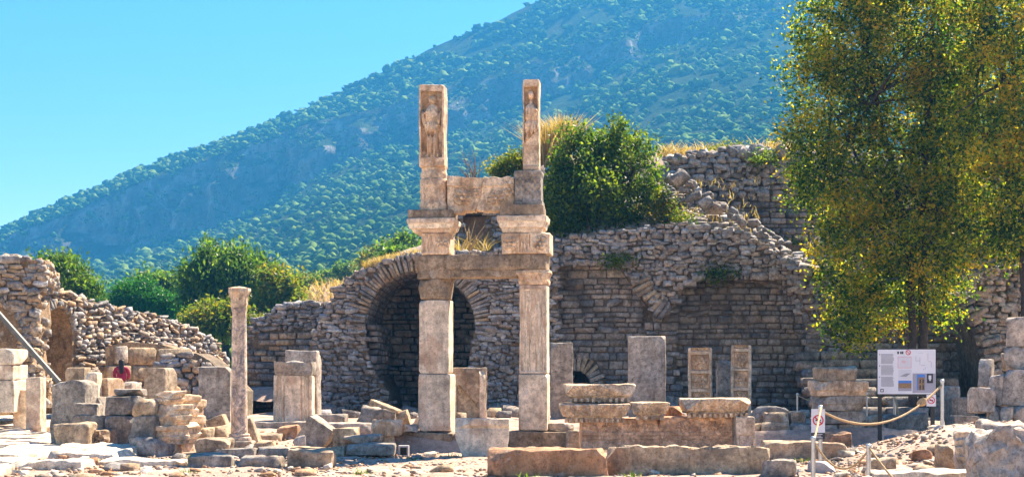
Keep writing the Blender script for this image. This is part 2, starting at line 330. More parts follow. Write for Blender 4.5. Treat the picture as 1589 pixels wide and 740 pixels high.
# scrub: pick points evenly over the slope as seen along its surface
rowy = HY - (HV[..., 2] - EYE) * F / HV[..., 1]; mid = nc // 2 - 20
wrow = np.array([max(0.3, rowy[j, mid] - rowy[j + 1, mid]) * HS[j, 0] if rows[j][0] != 'B' else 0 for j in range(nr - 1)])
wrow /= wrow.sum()
tries = 0
while len(placed) < 46000 and tries < 170000:
    tries += 1
    j = rg.choice(nr - 1, p=wrow); i = rg.randint(55, 275) if rg.rand() < 0.88 else rg.randint(0, nc - 1)
    u, v = rg.rand(2); P = HV[j, i] * (1 - u) * (1 - v) + HV[j, i + 1] * u * (1 - v) + HV[j + 1, i] * (1 - u) * v + HV[j + 1, i + 1] * u * v
    dn = noise.fractal(Vector((P[0] / 55, P[1] / 80, P[2] / 25)), 0.9, 2.0, 4)
    lim = -0.62 if rows[j][0] in 'LS' else (-0.5 if rows[j][0] == 'U' else -0.3)
    if dn < lim: continue
    s = (1.0 + 2.2 * rg.rand() ** 2.2) * (0.35 + 0.65 * P[1] / 900) * (1.25 if rg.rand() < 0.1 else 1.0)
    if rows[j][0] == 'C': s *= 0.6
    an = rg.rand() * 6.28; ca, sa = math.cos(an), math.sin(an)
    A = np.array([[ca, -sa, 0], [sa, ca, 0], [0, 0, 1]]) * s * np.array([1, rg.uniform(0.8, 1.2), rg.uniform(0.75, 1.15)])
    placed.append((rg.randint(8) if s > 2.7 else 8 + rg.randint(8), A, P + np.array([0, 0, 0.45 * s])))
sm = ob('hillside_scrub', join_protos('hillside_scrub', prot, placed, M['scrub']))
tag(sm, 'dense green scrub covering the hazy mountainside behind the ruins', 'scrub', kind='stuff')

# ------------------------------------------------------------------ haze
def box_faces(x0, y0, z0, x1, y1, z1):
    V = [(x0, y0, z0), (x1, y0, z0), (x1, y1, z0), (x0, y1, z0), (x0, y0, z1), (x1, y0, z1), (x1, y1, z1), (x0, y1, z1)]
    return V, [(0, 3, 2, 1), (4, 5, 6, 7), (0, 1, 5, 4), (1, 2, 6, 5), (2, 3, 7, 6), (3, 0, 4, 7)]
hm = bpy.data.materials.new('haze'); hm.use_nodes = True; hn = hm.node_tree; hn.nodes.clear()
ho = hn.nodes.new('ShaderNodeOutputMaterial'); hv = hn.nodes.new('ShaderNodeVolumePrincipled')
hv.inputs['Color'].default_value = (0.07, 0.46, 1.0, 1); hv.inputs['Density'].default_value = 0.0004; hv.inputs['Anisotropy'].default_value = 0.2
hn.links.new(hv.outputs[0], ho.inputs['Volume'])
zt = float(HV[..., 2].max()) + 20
xl, xr = float(HV[..., 0].min()) - 450, float(HV[..., 0].max()) + 450
hz = ob('haze', mesh('haze', *box_faces(min(xl, -910), -60, -2.0, max(xr, 1160), 1420, zt), hm)); tag(hz, 'thin blue haze in the air before the mountain', 'haze', kind='stuff')

# ------------------------------------------------------------------ stones
def chipped_block(seed):                            # unit block, bevelled and uneven: 44 triangles
    r = random.Random(seed); bm = bmesh.new(); bmesh.ops.create_cube(bm, size=1.0)
    for v in bm.verts: v.co += Vector((r.uniform(-.05, .03) * (1 if v.co.x > 0 else -1), r.uniform(-.06, .06), r.uniform(-.07, .03) * (1 if v.co.z > 0 else -1)))
    bmesh.ops.bevel(bm, geom=bm.edges[:], offset=r.uniform(0.06, 0.11), segments=1, profile=0.6, affect='EDGES')
    for v in bm.verts: v.co += Vector([r.uniform(-.025, .025) for _ in range(3)])
    bmesh.ops.triangulate(bm, faces=bm.faces[:]); bm.verts.ensure_lookup_table()
    V = np.array([v.co[:] for v in bm.verts]); Fx = np.array([[v.index for v in f.verts] for f in bm.faces]); bm.free(); return V, Fx
def rubble_lump(seed):                              # angular lump: hull of scattered points
    r = random.Random(seed * 13 + 1); bm = bmesh.new()
    for sx in (-1, 1):
        for sy in (-1, 1):
            for sz in (-1, 1): bm.verts.new((sx * r.uniform(.24, .52), sy * r.uniform(.25, .5), sz * r.uniform(.16, .54)))
    for k in range(3):
        v = Vector((r.gauss(0, 1), r.gauss(0, 1), r.gauss(0, 1))).normalized(); bm.verts.new(v * r.uniform(.48, .62))
    h = bmesh.ops.convex_hull(bm, input=bm.verts[:]); bmesh.ops.delete(bm, geom=[e for e in h['geom_interior'] if isinstance(e, bmesh.types.BMVert)], context='VERTS')
    bmesh.ops.triangulate(bm, faces=bm.faces[:]); bm.verts.index_update(); bm.verts.ensure_lookup_table()
    V = np.array([v.co[:] for v in bm.verts]); Fx = np.array([[v.index for v in f.verts] for f in bm.faces]); bm.free(); return V, Fx
PROTO = {'block': [chipped_block(s) for s in range(14)], 'lump': [rubble_lump(s) for s in range(18)]}
_pm = {}
def proto_mesh(kind, k, mat):
    key = (kind, k, mat.name)
    if key not in _pm: _pm[key] = npmesh(kind + '_stone', PROTO[kind][k][0], PROTO[kind][k][1], mat)
    return _pm[key]
def lay(parent, stones, name='stone'):
    """stones: (kind, k, 3x3 matrix, location, material). The 300 that show largest become parts, the rest one mesh per material."""
    inv = np.array(parent.matrix_basis.inverted()) if parent is not None else np.eye(4)
    def show(s):
        A = np.linalg.norm(s[2], axis=0); return -(A[0] * A[2]) / (s[3][1] ** 2)
    stones = sorted(stones, key=show)
    for s in stones[:300]:
        o = bpy.data.objects.new(name, proto_mesh(s[0], s[1], s[4])); link(o, parent)
        mt = Matrix.Identity(4)
        for a in range(3):
            for b in range(3): mt[a][b] = s[2][a][b]
            mt[a][3] = s[3][a]
        o.matrix_basis = (parent.matrix_basis.inverted() if parent is not None else Matrix.Identity(4)) @ mt
    rest = stones[300:]
    for kind in ('block', 'lump'):
        for mt in {s[4].name for s in rest if s[0] == kind}:
            sub = [s for s in rest if s[0] == kind and s[4].name == mt]
            me = join_protos('small_stones', PROTO[kind], [(s[1], s[2], s[3]) for s in sub], sub[0][4])
            o = ob('small_stones', me, parent); o.matrix_basis = parent.matrix_basis.inverted() if parent is not None else Matrix.Identity(4); o['kind'] = 'stuff'
class Plane:                                        # a wall face: vertical or leaning, addressed by photograph pixels or metres
    def __init__(s, O, U, Vv):
        s.O, s.U, s.V = Vector(O), Vector(U).normalized(), Vector(Vv).normalized(); s.N = s.U.cross(s.V).normalized()   # N points to the viewer
    def px(s, x, y):
        r = W(x, y, 1.0) - Vector((0, 0, EYE)); c = Vector((0, 0, EYE)); t = (s.O - c).dot(s.N) / r.dot(s.N); p = c + r * t - s.O
        return p.dot(s.U), p.dot(s.V)
    def at(s, u, v, n=0.0): return s.O + s.U * u + s.V * v + s.N * n
def front(d): return Plane((0, d, 0), (1, 0, 0), (0, 0, 1))
def inside(p, poly):
    x, y = p; c = False; n = len(poly); j = n - 1
    for i in range(n):
        xi, yi = poly[i]; xj, yj = poly[j]
        if (yi > y) != (yj > y) and x < (xj - xi) * (y - yi) / (yj - yi) + xi: c = not c
        j = i
    return c
def frame3(pl, size, rot=0.0, r=None, tilt=0.0):
    U = pl.U * math.cos(rot) + pl.V * math.sin(rot); Vv = pl.V * math.cos(rot) - pl.U * math.sin(rot); N = pl.N
    if tilt and r:
        q = Euler((r.uniform(-tilt, tilt), r.uniform(-tilt, tilt), r.uniform(-tilt, tilt))).to_matrix(); U, Vv, N = q @ U, q @ Vv, q @ N
    return np.array([[U[i] * size[0], -N[i] * size[2], Vv[i] * size[1]] for i in range(3)])
def fill(pl, poly, kind, sl_, sh, mats, seed, depth=0.3, holes=(), proud=0.02, tilt=0.03, gap=0.02, px=True, hole_px=True):
    """course or rubble stones over a polygon of a wall face"""
    r = random.Random(seed); P = [pl.px(*q) for q in poly] if px else list(poly)
    H = [[pl.px(*q) for q in h] for h in holes] if px else list(holes)
    us = [p[0] for p in P]; vs = [p[1] for p in P]; out = []; v = min(vs)
    while v < max(vs):
        h = sh * r.uniform(0.65, 1.35); u = min(us) - r.random() * sl_
        while u < max(us):
            l = sl_ * (r.uniform(0.5, 1.6) if kind == 'course' else .38 + 1.3 * r.random() ** 1.6); cu, cv = u + l / 2, v + h / 2
            jit = 0.0 if kind == 'course' else 0.32 * h
            cu2, cv2 = cu + r.uniform(-jit, jit), cv + r.uniform(-jit, jit) + .05 * noise.noise(Vector((cu * .7, seed, v * .4)))
            if inside((cu2, cv2), P) and not any(inside((cu2, cv2), q) for q in H):
                m = mats[int(r.random() * len(mats))]
                odd = r.random()
                if kind == 'course' and odd < .035: pass
                elif kind == 'course' and odd > .07:
                    A = frame3(pl, (l - gap, h - gap, depth), r.gauss(0, 0.012), r, tilt * 0.6)
                    out.append(('block', r.randrange(14), A, tuple(pl.at(cu2, cv2, -depth / 2 + proud + r.uniform(-.06, .035))), m))
                else:
                    sc_ = r.uniform(0.88, 1.2) * (1.3 if r.random() < .08 else 1)
                    A = frame3(pl, (l * sc_ * 1.08, h * sc_ * r.uniform(1.0, 1.22), min(l, h) * r.uniform(1.0, 1.5)), r.gauss(0, 0.11), r, 0.16)
                    out.append(('lump', r.randrange(18), A, tuple(pl.at(cu2, cv2, -0.06 + proud + r.uniform(-.06, .05))), m))
            u += l
        v += h
    return out
def core(name, pl, poly, back, mat, parent, inset=0.09, px=True, bv=None):
    """the wall's mass behind its facing stones"""
    P = [pl.px(*q) for q in poly] if px else list(poly); n = len(P)
    V = [pl.at(u, v, -inset) for u, v in P] + [pl.at(u, v, -inset) + (bv if bv is not None else Vector((0, back, 0))) for u, v in P]
    bm = bmesh.new(); vs = [bm.verts.new(v) for v in V]
    bm.faces.new(vs[:n]); bm.faces.new(vs[n:][::-1])
    for i in range(n): bm.faces.new((vs[i], vs[n + i], vs[n + (i + 1) % n], vs[(i + 1) % n]))
    bmesh.ops.recalc_face_normals(bm, faces=bm.faces[:]); bmesh.ops.triangulate(bm, faces=bm.faces[:])
    me = bpy.data.meshes.new(name); bm.to_mesh(me); bm.free(); me.materials.append(mat)
    o = ob(name, me, parent); o.matrix_basis = parent.matrix_basis.inverted(); return o
def arc_stones(pl, c, r0, r1, a0, a1, n, mats, seed, depth=0.45, proud=0.04, tall=1.0):
    r = random.Random(seed); cu, cv = pl.px(*c); k = pl.px(c[0] + 1, c[1])[0] - cu; kv = pl.px(c[0], c[1] - 1)[1] - cv; out = []
    for i in range(n):
        a = R(a0 + (a1 - a0) * (i + 0.5) / n) + r.gauss(0, 0.01); ra, rb = r0 * k, r1 * k * r.uniform(0.93, 1.08); rm = (ra + rb) / 2
        w = abs(R(a1 - a0)) / n * rm * 0.88
        A = frame3(pl, (rb - ra, w, depth), a, r, 0.04)
        out.append(('block', r.randrange(14), A, tuple(pl.at(cu + rm * math.cos(a), cv + rm * tall * kv / k * math.sin(a), -depth / 2 + proud + r.uniform(-.03, .05))), mats[r.randrange(len(mats))]))
    return out
def wall_thing(name, label, loc):
    o = empty(name, loc, 0, label, 'wall'); o['kind'] = 'thing'; return o

# ------------------------------------------------------------------ the ruined walls
RB, WR, BR = [M['rubble']], [M['warmrubble'], M['rubble'], M['rubble']], [M['brick']]

# 1 street wall on the left, facing the sun
A0 = W(0, 600, 43); A1 = W(350, 600, 60); dirL = Vector((A1.x - A0.x, A1.y - A0.y, 0))
PL = Plane((A0.x, A0.y, 0), dirL, (0, 0, 1))
wl = wall_thing('ruined_wall', 'long sunlit rubble wall with an arched niche beside the paved street', (A0.x, A0.y, 0))
out = [(-110, 648), (-110, 410), (-30, 402), (20, 398), (50, 402), (66, 415), (64, 445), (100, 452), (150, 468), (182, 476), (250, 490), (300, 508), (342, 532), (352, 560), (352, 625), (114, 640), (116, 520), (111, 496), (102, 482), (90, 476), (79, 484), (71, 512), (70, 642)]
niche = [(66, 660), (66, 512), (76, 482), (90, 473), (103, 479), (113, 494), (119, 520), (117, 660)]
core('wall_core', PL, out, 0.0, M['warmmortar'], wl, bv=PL.N * -1.5)
core('wall_back', PL, [p for p in out[:15]], 0.0, M['warmmortar'], wl, inset=1.6, bv=PL.N * -.3)
st = fill(PL, out, 'rubble', 0.52, 0.115, WR, 21, holes=[niche], proud=0.03)
pb = Plane(PL.O + PL.N * -1.4, PL.U, PL.V)
st += fill(pb, [(60, 640), (60, 470), (115, 470), (112, 640)], 'course', 0.6, 0.24, WR, 22)
st += arc_stones(PL, (92, 518), 24, 30, 0, 180, 22, WR, 23, depth=0.6, tall=1.75)
# the thick top of the wall, seen as a ragged line of stones
r = random.Random(24)
for k in range(100):
    t = r.random(); i = 1 + int(t * 12); a, b = PL.px(*out[i]), PL.px(*out[i + 1]); f = r.random()
    s = r.uniform(.18, .42); p = PL.at(a[0] + (b[0] - a[0]) * f, a[1] + (b[1] - a[1]) * f - .05, -r.uniform(0, 1.3))
    st.append(('lump', r.randrange(18), frame3(PL, (s * 1.3, s * .8, s), r.gauss(0, .3), r, .4), tuple(p), WR[r.randrange(3)]))
lay(wl, st)

# pier that steps out of the street wall at the picture's edge, and a lower ashlar face further on
wp = wall_thing('wall_pier', 'tall crumbling rubble pier at the left edge of the street wall', tuple(W(20, 630, 42)))
PP = front(41.6)
pol = [(-70, 636), (-70, 404), (-10, 398), (34, 399), (56, 404), (66, 420), (62, 440), (52, 452), (56, 500), (46, 540), (54, 590), (58, 632), (40, 636)]
nich = [(-40, 560), (-40, 480), (0, 468), (22, 485), (31, 520), (30, 565)]
core('pier_core', PP, pol, 1.3, M['warmmortar'], wp)
stp = fill(PP, pol, 'rubble', 0.28, 0.13, WR, 31, holes=[nich], proud=0.03)
r = random.Random(32)
for k in range(120):
    i = 4 + r.randrange(7); f = r.random(); a, b = pol[i], pol[i + 1]; s = r.uniform(.16, .3)
    p = PP.at(*PP.px(a[0] + (b[0] - a[0]) * f, a[1] + (b[1] - a[1]) * f), -r.uniform(0, 1.3))
    stp.append(('lump', r.randrange(18), frame3(PP, (s * 1.2, s * .8, s), r.gauss(0, .2), r, .3), tuple(p), WR[r.randrange(3)]))
stp += arc_stones(PP, (-12, 520), 46, 60, -10, 110, 9, WR, 33)
lay(wp, stp)
# lower ashlar podium of the street wall
wq = wall_thing('wall_podium', 'low podium of large ashlar blocks behind the seated visitor', tuple(W(210, 600, 47)))
PQ = Plane(W(168, 600, 47), (3.2, 4.2, 0), (0, 0, 1))
pq = [(166, 640), (166, 538), (200, 530), (252, 534), (300, 548), (345, 566), (345, 640)]
core('podium_core', PQ, pq, 1.5, M['warmmortar'], wq)
lay(wq, fill(PQ, pq, 'course', 1.0, 0.55, [M['tan'], M['ashlar']], 35, depth=0.5), 'ashlar_block')

# 2 slumped dark wall right of the seated visitor
w2 = wall_thing('ruined_wall', 'slumped dark rubble wall between the street blocks and the grey slab', tuple(W(290, 650, 41)))
P2 = Plane(W(240, 650, 41), (1, 0.12, 0), (0, 0.25, 1))
po = [(236, 668), (238, 566), (262, 548), (300, 548), (322, 560), (352, 590), (372, 610), (372, 668)]
core('wall_core', P2, po, 2.0, M['mortar'], w2)
lay(w2, fill(P2, po, 'rubble', 0.34, 0.15, WR, 41, proud=0.05))

# 3 low wall of thin courses behind the slender column
w3 = wall_thing('ruined_wall', 'broken wall of thin courses behind the slender veined column', tuple(W(450, 650, 47)))
P3 = front(47)
po = [(372, 668), (372, 560), (384, 520), (398, 497), (428, 480), (446, 473), (475, 470), (500, 474), (525, 472), (525, 668)]
core('wall_core', P3, po, 1.2, M['mortar'], w3)
top = [(372, 540), (384, 520), (398, 497), (428, 480), (446, 473), (475, 470), (500, 474), (525, 472), (525, 512), (400, 512), (380, 545)]
low = [(372, 668), (372, 545), (380, 545), (400, 512), (525, 512), (525, 668)]
s3 = fill(P3, low, 'course', 0.42, 0.19, [M['brick'], M['brick'], M['tan']], 51)
s3 += fill(P3, top, 'rubble', 0.30, 0.13, RB, 52)
r = random.Random(53)
for k in range(70):
    i = 2 + r.randrange(7); f = r.random(); a, b = po[i], po[min(i + 1, 8)]; s = r.uniform(.15, .36)
    p = P3.at(*P3.px(a[0] + (b[0] - a[0]) * f, a[1] + (b[1] - a[1]) * f), -r.uniform(0, 1.1))
    s3.append(('lump', r.randrange(18), frame3(P3, (s * 1.4, s * .7, s), r.gauss(0, .25), r, .3), tuple(p), M['rubble']))
lay(w3, s3)

# 4 barrel vault with its rubble front
w4 = wall_thing('vault_wall', 'rubble wall with a deep round arched vault behind the left pillar', tuple(W(652, 650, 44)))
P4 = front(44); AC = (652, 506); AR = 86
arch = [(AC[0] + AR * math.cos(R(a)), AC[1] - AR * math.sin(R(a))) for a in range(0, 181, 10)]
outl = [(462, 668), (464, 580), (486, 520), (510, 478), (524, 446), (548, 426), (575, 413), (612, 401), (650, 395), (700, 392), (760, 388), (810, 384), (866, 386), (866, 668)]
openp = [(742, 668), (736, 610), (729, 548)] + arch + [(569, 545), (583, 580), (600, 606), (606, 640), (606, 668)]
core('vault_core', P4, outl + openp, 5.4, M['mortar'], w4)
s4 = fill(P4, outl, 'rubble', 0.27, 0.125, RB, 61, holes=[openp, [(AC[0] + 108 * math.cos(R(a)), AC[1] - 108 * math.sin(R(a))) for a in range(0, 181, 10)] + [(560, 505)]], proud=0.03)
s4 += arc_stones(P4, AC, 85, 110, -8, 186, 62, [M['rubble'], M['brick'], M['tan']], 62, depth=0.55)
PB = front(49)
s4 += fill(PB, [(575, 668), (575, 400), (750, 400), (750, 668)], 'course', 0.43, 0.20, BR, 63)
cu, cv = P4.px(*AC); ar = P4.px(AC[0] + AR, AC[1])[0] - cu; r = random.Random(64)
for i in range(30):                                  # the vault's underside, course by course
    a = R(2 + 176 * (i + .5) / 30); y = 44.2
    pa = Plane((cu + ar * math.cos(a), 0, cv + ar * math.sin(a)), (0, 1, 0), (-math.sin(a), 0, math.cos(a)))
    if (pa.N.x * math.cos(a) + pa.N.z * math.sin(a)) > 0: pa = Plane(pa.O, (0, -1, 0), pa.V)
    while y < 49:
        l = r.uniform(.3, .6); A = frame3(pa, (l - .03, math.pi * ar / 30 * .9, .3), 0, r, .03)
        q = Vector((cu + (ar + .12) * math.cos(a), y + l / 2, cv + (ar + .12) * math.sin(a))); s4.append(('block', r.randrange(14), A, tuple(q), M['brick'])); y += l
PJ = Plane((cu - ar, 44.1, 0), (0, -1, 0), (0, 0, 1)); PJ = Plane((cu - ar + .08, 49, 0), (0, -1, 0), (0, 0, 1))
s4 += fill(PJ, [(0, 0), (0, 3.1), (4.7, 3.1), (4.7, 0)], 'course', 0.45, 0.2, BR, 65, px=False)
r = random.Random(66)
for k in range(90):                                  # loose stones along the broken top
    i = 1 + r.randrange(9); f = r.random(); a, b = outl[i], outl[i + 1]; s = r.uniform(.14, .34)
    p = P4.at(*P4.px(a[0] + (b[0] - a[0]) * f, a[1] + (b[1] - a[1]) * f + 2), -r.uniform(-.05, 1.5))
    s4.append(('lump', r.randrange(18), frame3(P4, (s * 1.3, s * .8, s), r.gauss(0, .25), r, .3), tuple(p), M['rubble']))
lay(w4, s4)

# 5 upper rubble behind the gateway's top, with a dark doorway
w5 = wall_thing('ruined_wall', 'upper rubble wall with a dark doorway seen through the gateway top', tuple(W(770, 395, 47)))
P5 = front(47)
po = [(690, 410), (690, 310), (702, 290), (740, 283), (800, 278), (850, 275), (880, 310), (880, 410), (760, 410), (757, 372), (756, 332), (719, 332), (718, 410)]
core('wall_core', P5, po, 1.6, M['mortar'], w5)
core('doorway_back', front(48.4), [(700, 420), (700, 320), (770, 320), (770, 420)], 0.3, M['mortar'], w5)
hole = [(718, 415), (719, 332), (756, 332), (757, 372), (758, 415)]
lay(w5, fill(P5, po, 'rubble', 0.34, 0.17, RB, 71, holes=[hole]))

# 6 two broken vault bays in the middle
w6 = wall_thing('vault_wall', 'tall coursed wall with two broken vault bays behind the carved posts', tuple(W(1050, 650, 44.6)))
P6 = front(44.9); P6f = front(44.2)
core('wall_core', P6, [(850, 668), (850, 370), (1262, 380), (1262, 668), (916, 668), (916, 596), (912, 578), (903, 566), (895, 562), (890, 568), (890, 668)], 1.5, M['mortar'], w6)
core('passage_back', front(46.5), [(870, 668), (870, 540), (940, 540), (940, 668)], .3, M['mortar'], w6)
bayA = [(856, 668), (856, 404), (1008, 404), (1008, 668)]
bayB = [(1046, 668), (1046, 425), (1262, 425), (1262, 668)]
small_arch = [(886, 668), (886, 556), (905, 553), (930, 562), (940, 600), (920, 604), (920, 668)]
s6 = fill(P6, bayA, 'course', 0.44, 0.205, BR, 81, holes=[small_arch])
s6 += fill(P6, bayB, 'course', 0.42, 0.195, BR, 82)
s6 += arc_stones(P6, (893, 598), 23, 46, 0, 100, 8, [M['ashlar'], M['tan']], 83, depth=0.3, proud=0.03)
PC = front(44.55)                                    # pier between the bays and the scar of the vault above it
pier = [(1006, 668), (1006, 500), (1030, 488), (1050, 470), (1050, 668)]
core('pier_core', PC, pier, 0.8, M['mortar'], w6)
s6 += fill(PC, pier, 'course', 0.40, 0.2, BR, 84)
over = [(850, 408), (850, 372), (930, 360), (1050, 345), (1160, 362), (1215, 398), (1262, 420), (1262, 500), (1248, 470), (1226, 444), (1190, 434), (1110, 432), (1066, 440), (1052, 468), (1034, 494), (1012, 482), (985, 444), (962, 412)]
core('springer_core', P6f, over, 1.0, M['mortar'], w6)
s6 += fill(P6f, over, 'rubble', 0.28, 0.13, RB, 85, proud=0.04)
s6 += arc_stones(P6f, (1090, 400), 88, 112, 198, 238, 8, [M['brick'], M['tan']], 86, depth=0.4, proud=0.06)
lay(w6, s6)

# 7 pier and wall right of the bays, behind the tree
w7 = wall_thing('ruined_wall', 'shadowed rubble wall behind the tree and the information board', tuple(W(1400, 650, 46)))
P7 = front(44.6)
ring = [(1150 + 105 * math.cos(R(a)), 530 - 105 * math.sin(R(a))) for a in range(0, 60, 10)]
po = [(1256, 668), (1256, 520)] + [q for q in ring[1:]] + [(1232, 400), (1300, 350), (1420, 330), (1850, 320), (1850, 668)]
core('wall_core', P7, po, 2.0, M['mortar'], w7)
s7 = fill(P7, [(1256, 668), (1256, 520)] + ring[1:] + [(1232, 400), (1310, 350), (1310, 668)], 'rubble', 0.30, 0.14, RB, 91)
s7 += fill(P7, [(1310, 668), (1310, 350), (1420, 330), (1850, 320), (1850, 668)], 'course', 0.55, 0.27, BR, 92)
s7 += arc_stones(P7, (1150, 530), 104, 126, -10, 55, 15, [M['brick'], M['rubble']], 93, depth=0.5, proud=0.08)
lay(w7, s7)
# broken arch pier at the right
w8 = wall_thing('wall_pier', 'broken arch pier of rubble right of the tree trunk', tuple(W(1540, 640, 41)))
P8 = front(41)
po = [(1538, 660), (1530, 560), (1520, 500), (1508, 455), (1530, 420), (1660, 400), (1660, 660)]
core('pier_core', P8, po, 2.4, M['mortar'], w8)
s8 = fill(P8, po, 'rubble', 0.28, 0.14, RB, 95)
s8 += arc_stones(P8, (1340, 590), 190, 212, -5, 45, 15, [M['brick'], M['rubble']], 96, depth=0.5, proud=0.08)
lay(w8, s8)
# steps that climb behind the sign
sw = wall_thing('stone_stairs', 'weathered stone steps climbing behind the information board', tuple(W(1400, 655, 39)))
r = random.Random(97)
for k in range(8):
    d0 = 38.6 + 0.62 * k; z0 = 0.30 + 0.26 * k; x = -0.2
    X0 = W(1285, 600, 38.6).x; X1 = W(1500, 600, 38.6).x; x = X0 + r.uniform(-.2, .2)
    while x < X1:
        l = r.uniform(.7, 1.4); A = np.diag([l - .02, .75, .3]); o = bpy.data.objects.new('step_stone', proto_mesh('block', r.randrange(14), M['brick'])); link(o, sw)
        o.matrix_basis = sw.matrix_basis.inverted() @ Matrix.Translation((x + l / 2, d0 + .36, z0 + r.uniform(-.02, .02))) @ Matrix.Diagonal((l - .02, .75, .3, 1)); x += l

# 8 leaning slope of fallen rubble above the bays, and the upper terrace wall
w9 = wall_thing('rubble_slope', 'slope of fallen rubble and earth above the vault bays', tuple(W(1050, 400, 44.5))); w9['category'] = 'rubble slope'
z0 = W(0, 402, 44.3).z; z1 = W(0, 272, 49).z
P9 = Plane((0, 44.3, z0), (1, 0, 0), (0, 4.7, z1 - z0))
po = [(848, 412), (848, 320), (870, 262), (1040, 258), (1072, 285), (1100, 308), (1160, 350), (1225, 385), (1262, 400), (1262, 425), (1200, 405), (1100, 395), (950, 400)]
core('slope_core', P9, po, 3.0, M['mortar'], w9)
lay(w9, fill(P9, po, 'rubble', 0.30, 0.18, RB, 98, proud=0.02))
w10 = wall_thing('terrace_wall', 'upper terrace wall of brick courses under rubble, left of the tree', tuple(W(1150, 390, 49.5)))
P10 = front(49.4)
po = [(1030, 410), (1030, 262), (1048, 243), (1120, 236), (1180, 232), (1250, 236), (1330, 240), (1330, 420)]
core('wall_core', P10, po, 1.5, M['mortar'], w10)
s10 = fill(P10, [(1090, 410), (1090, 306), (1330, 306), (1330, 410)], 'course', 0.42, 0.19, BR, 101)
s10 += fill(P10, [(1030, 410), (1030, 262), (1048, 243), (1120, 236), (1180, 232), (1250, 236), (1330, 240), (1330, 306), (1090, 306), (1090, 410)], 'rubble', 0.33, 0.16, RB, 102, proud=0.05)
r = random.Random(103)
for k in range(110):                                 # ragged top and the broken ridge that runs down to the right
    s = r.uniform(.14, .5)
    if k < 45: x = r.uniform(1032, 1225); p = W(x, lin(x, [(1030, 258), (1048, 243), (1120, 236), (1250, 234)]) + r.uniform(-3, 8), 49.4 + r.uniform(-.1, .8))
    else: x = r.uniform(1040, 1245); p = W(x, lin(x, [(1040, 268), (1100, 312), (1160, 350), (1245, 398)]) + r.uniform(-9, 12), 46.6 + r.uniform(-1.4, 1.4))
    s10.append(('lump', r.randrange(18), frame3(P10, (s * 1.2, s * .8, s), r.gauss(0, .4), r, .5), tuple(p), M['rubble']))
lay(w10, s10)

# earth behind the walls that carries the grass and the bushes
def mound_z(X, Y):
    px = X / Y * F + CX
    crest = lin(px, [(300, 600), (480, 600), (520, 475), (560, 432), (600, 412), (640, 402), (690, 396), (703, 340), (725, 300), (800, 284), (850, 264), (880, 238), (960, 240), (1040, 236), (1120, 232), (1200, 226), (1300, 230), (1700, 240), (2000, 420)])
    z = W(0, crest, 50).z
    sl_ = W(0, 402, 44.3).z + (W(0, 272, 49).z - W(0, 402, 44.3).z) * (min(Y, 52) - 44.3) / 4.7 - 0.35
    sl_ -= 2.9 * smooth(1045, 1250, px) * smooth(45, 48.5, Y)
    if px > 850:
        up = smooth(50.3, 51.0, Y) * smooth(1035, 1050, px) + smooth(47.5, 52.0, Y) * (1 - smooth(1035, 1050, px))
        z = sl_ + (z - sl_) * up
    else:
        front_ = smooth(44.8 if px < 690 else 47.2, 45.6 if px < 690 else 48.4, Y)
        base = W(0, 395, 44).z - .3 if px > 690 else z - .4
        z = base + (z - base) * front_
    return z - 5.5 * smooth(56, 90, Y)
mx = np.linspace(-9, 21.5, 110); my = axis((44.9, 52, 34), (52, 95, 22)); V = []
for y in my:
    for x in mx: V.append((x, y, -.5) if x in (mx[0], mx[-1]) or y == my[-1] else (x, y, max(-0.5, mound_z(x, y)) + .12 * noise.fractal(Vector((x, y, 5)) * .9, .9, 2, 4)))
n = len(mx); Fc = [(j * n + i, j * n + i + 1, (j + 1) * n + i + 1, (j + 1) * n + i) for j in range(len(my) - 1) for i in range(n - 1)]
eb = ob('earth_bank', mesh('earth_bank', V, Fc, M['ground'], True)); eb['kind'] = 'structure'
# dry slope in the distance between the trees and the vault
V = []; mx2 = np.linspace(-34, 10, 60); my2 = np.linspace(75, 190, 30)
for y in my2:
    for x in mx2:
        px = x / y * F + CX; cr = lin(px, [(0, 560), (330, 545), (430, 470), (490, 432), (540, 425), (620, 420), (900, 420)])
        V.append((x, y, W(0, 575, y).z + (W(0, cr, 130).z - EYE) * smooth(72, 130, y) - 1.0 + .5 * noise.fractal(Vector((x, y, 2)) * .12, .9, 2, 4)))
n = 60; Fc = [(j * n + i, j * n + i + 1, (j + 1) * n + i + 1, (j + 1) * n + i) for j in range(29) for i in range(n - 1)]
M['drysoil'] = plain_mat('dry_slope', (0.36, 0.22, 0.10), 1.0, 0, 0.4, 0.8)
eb = ob('dry_hillside', mesh('dry_hillside', V, Fc, M['drysoil'], True)); eb['kind'] = 'structure'

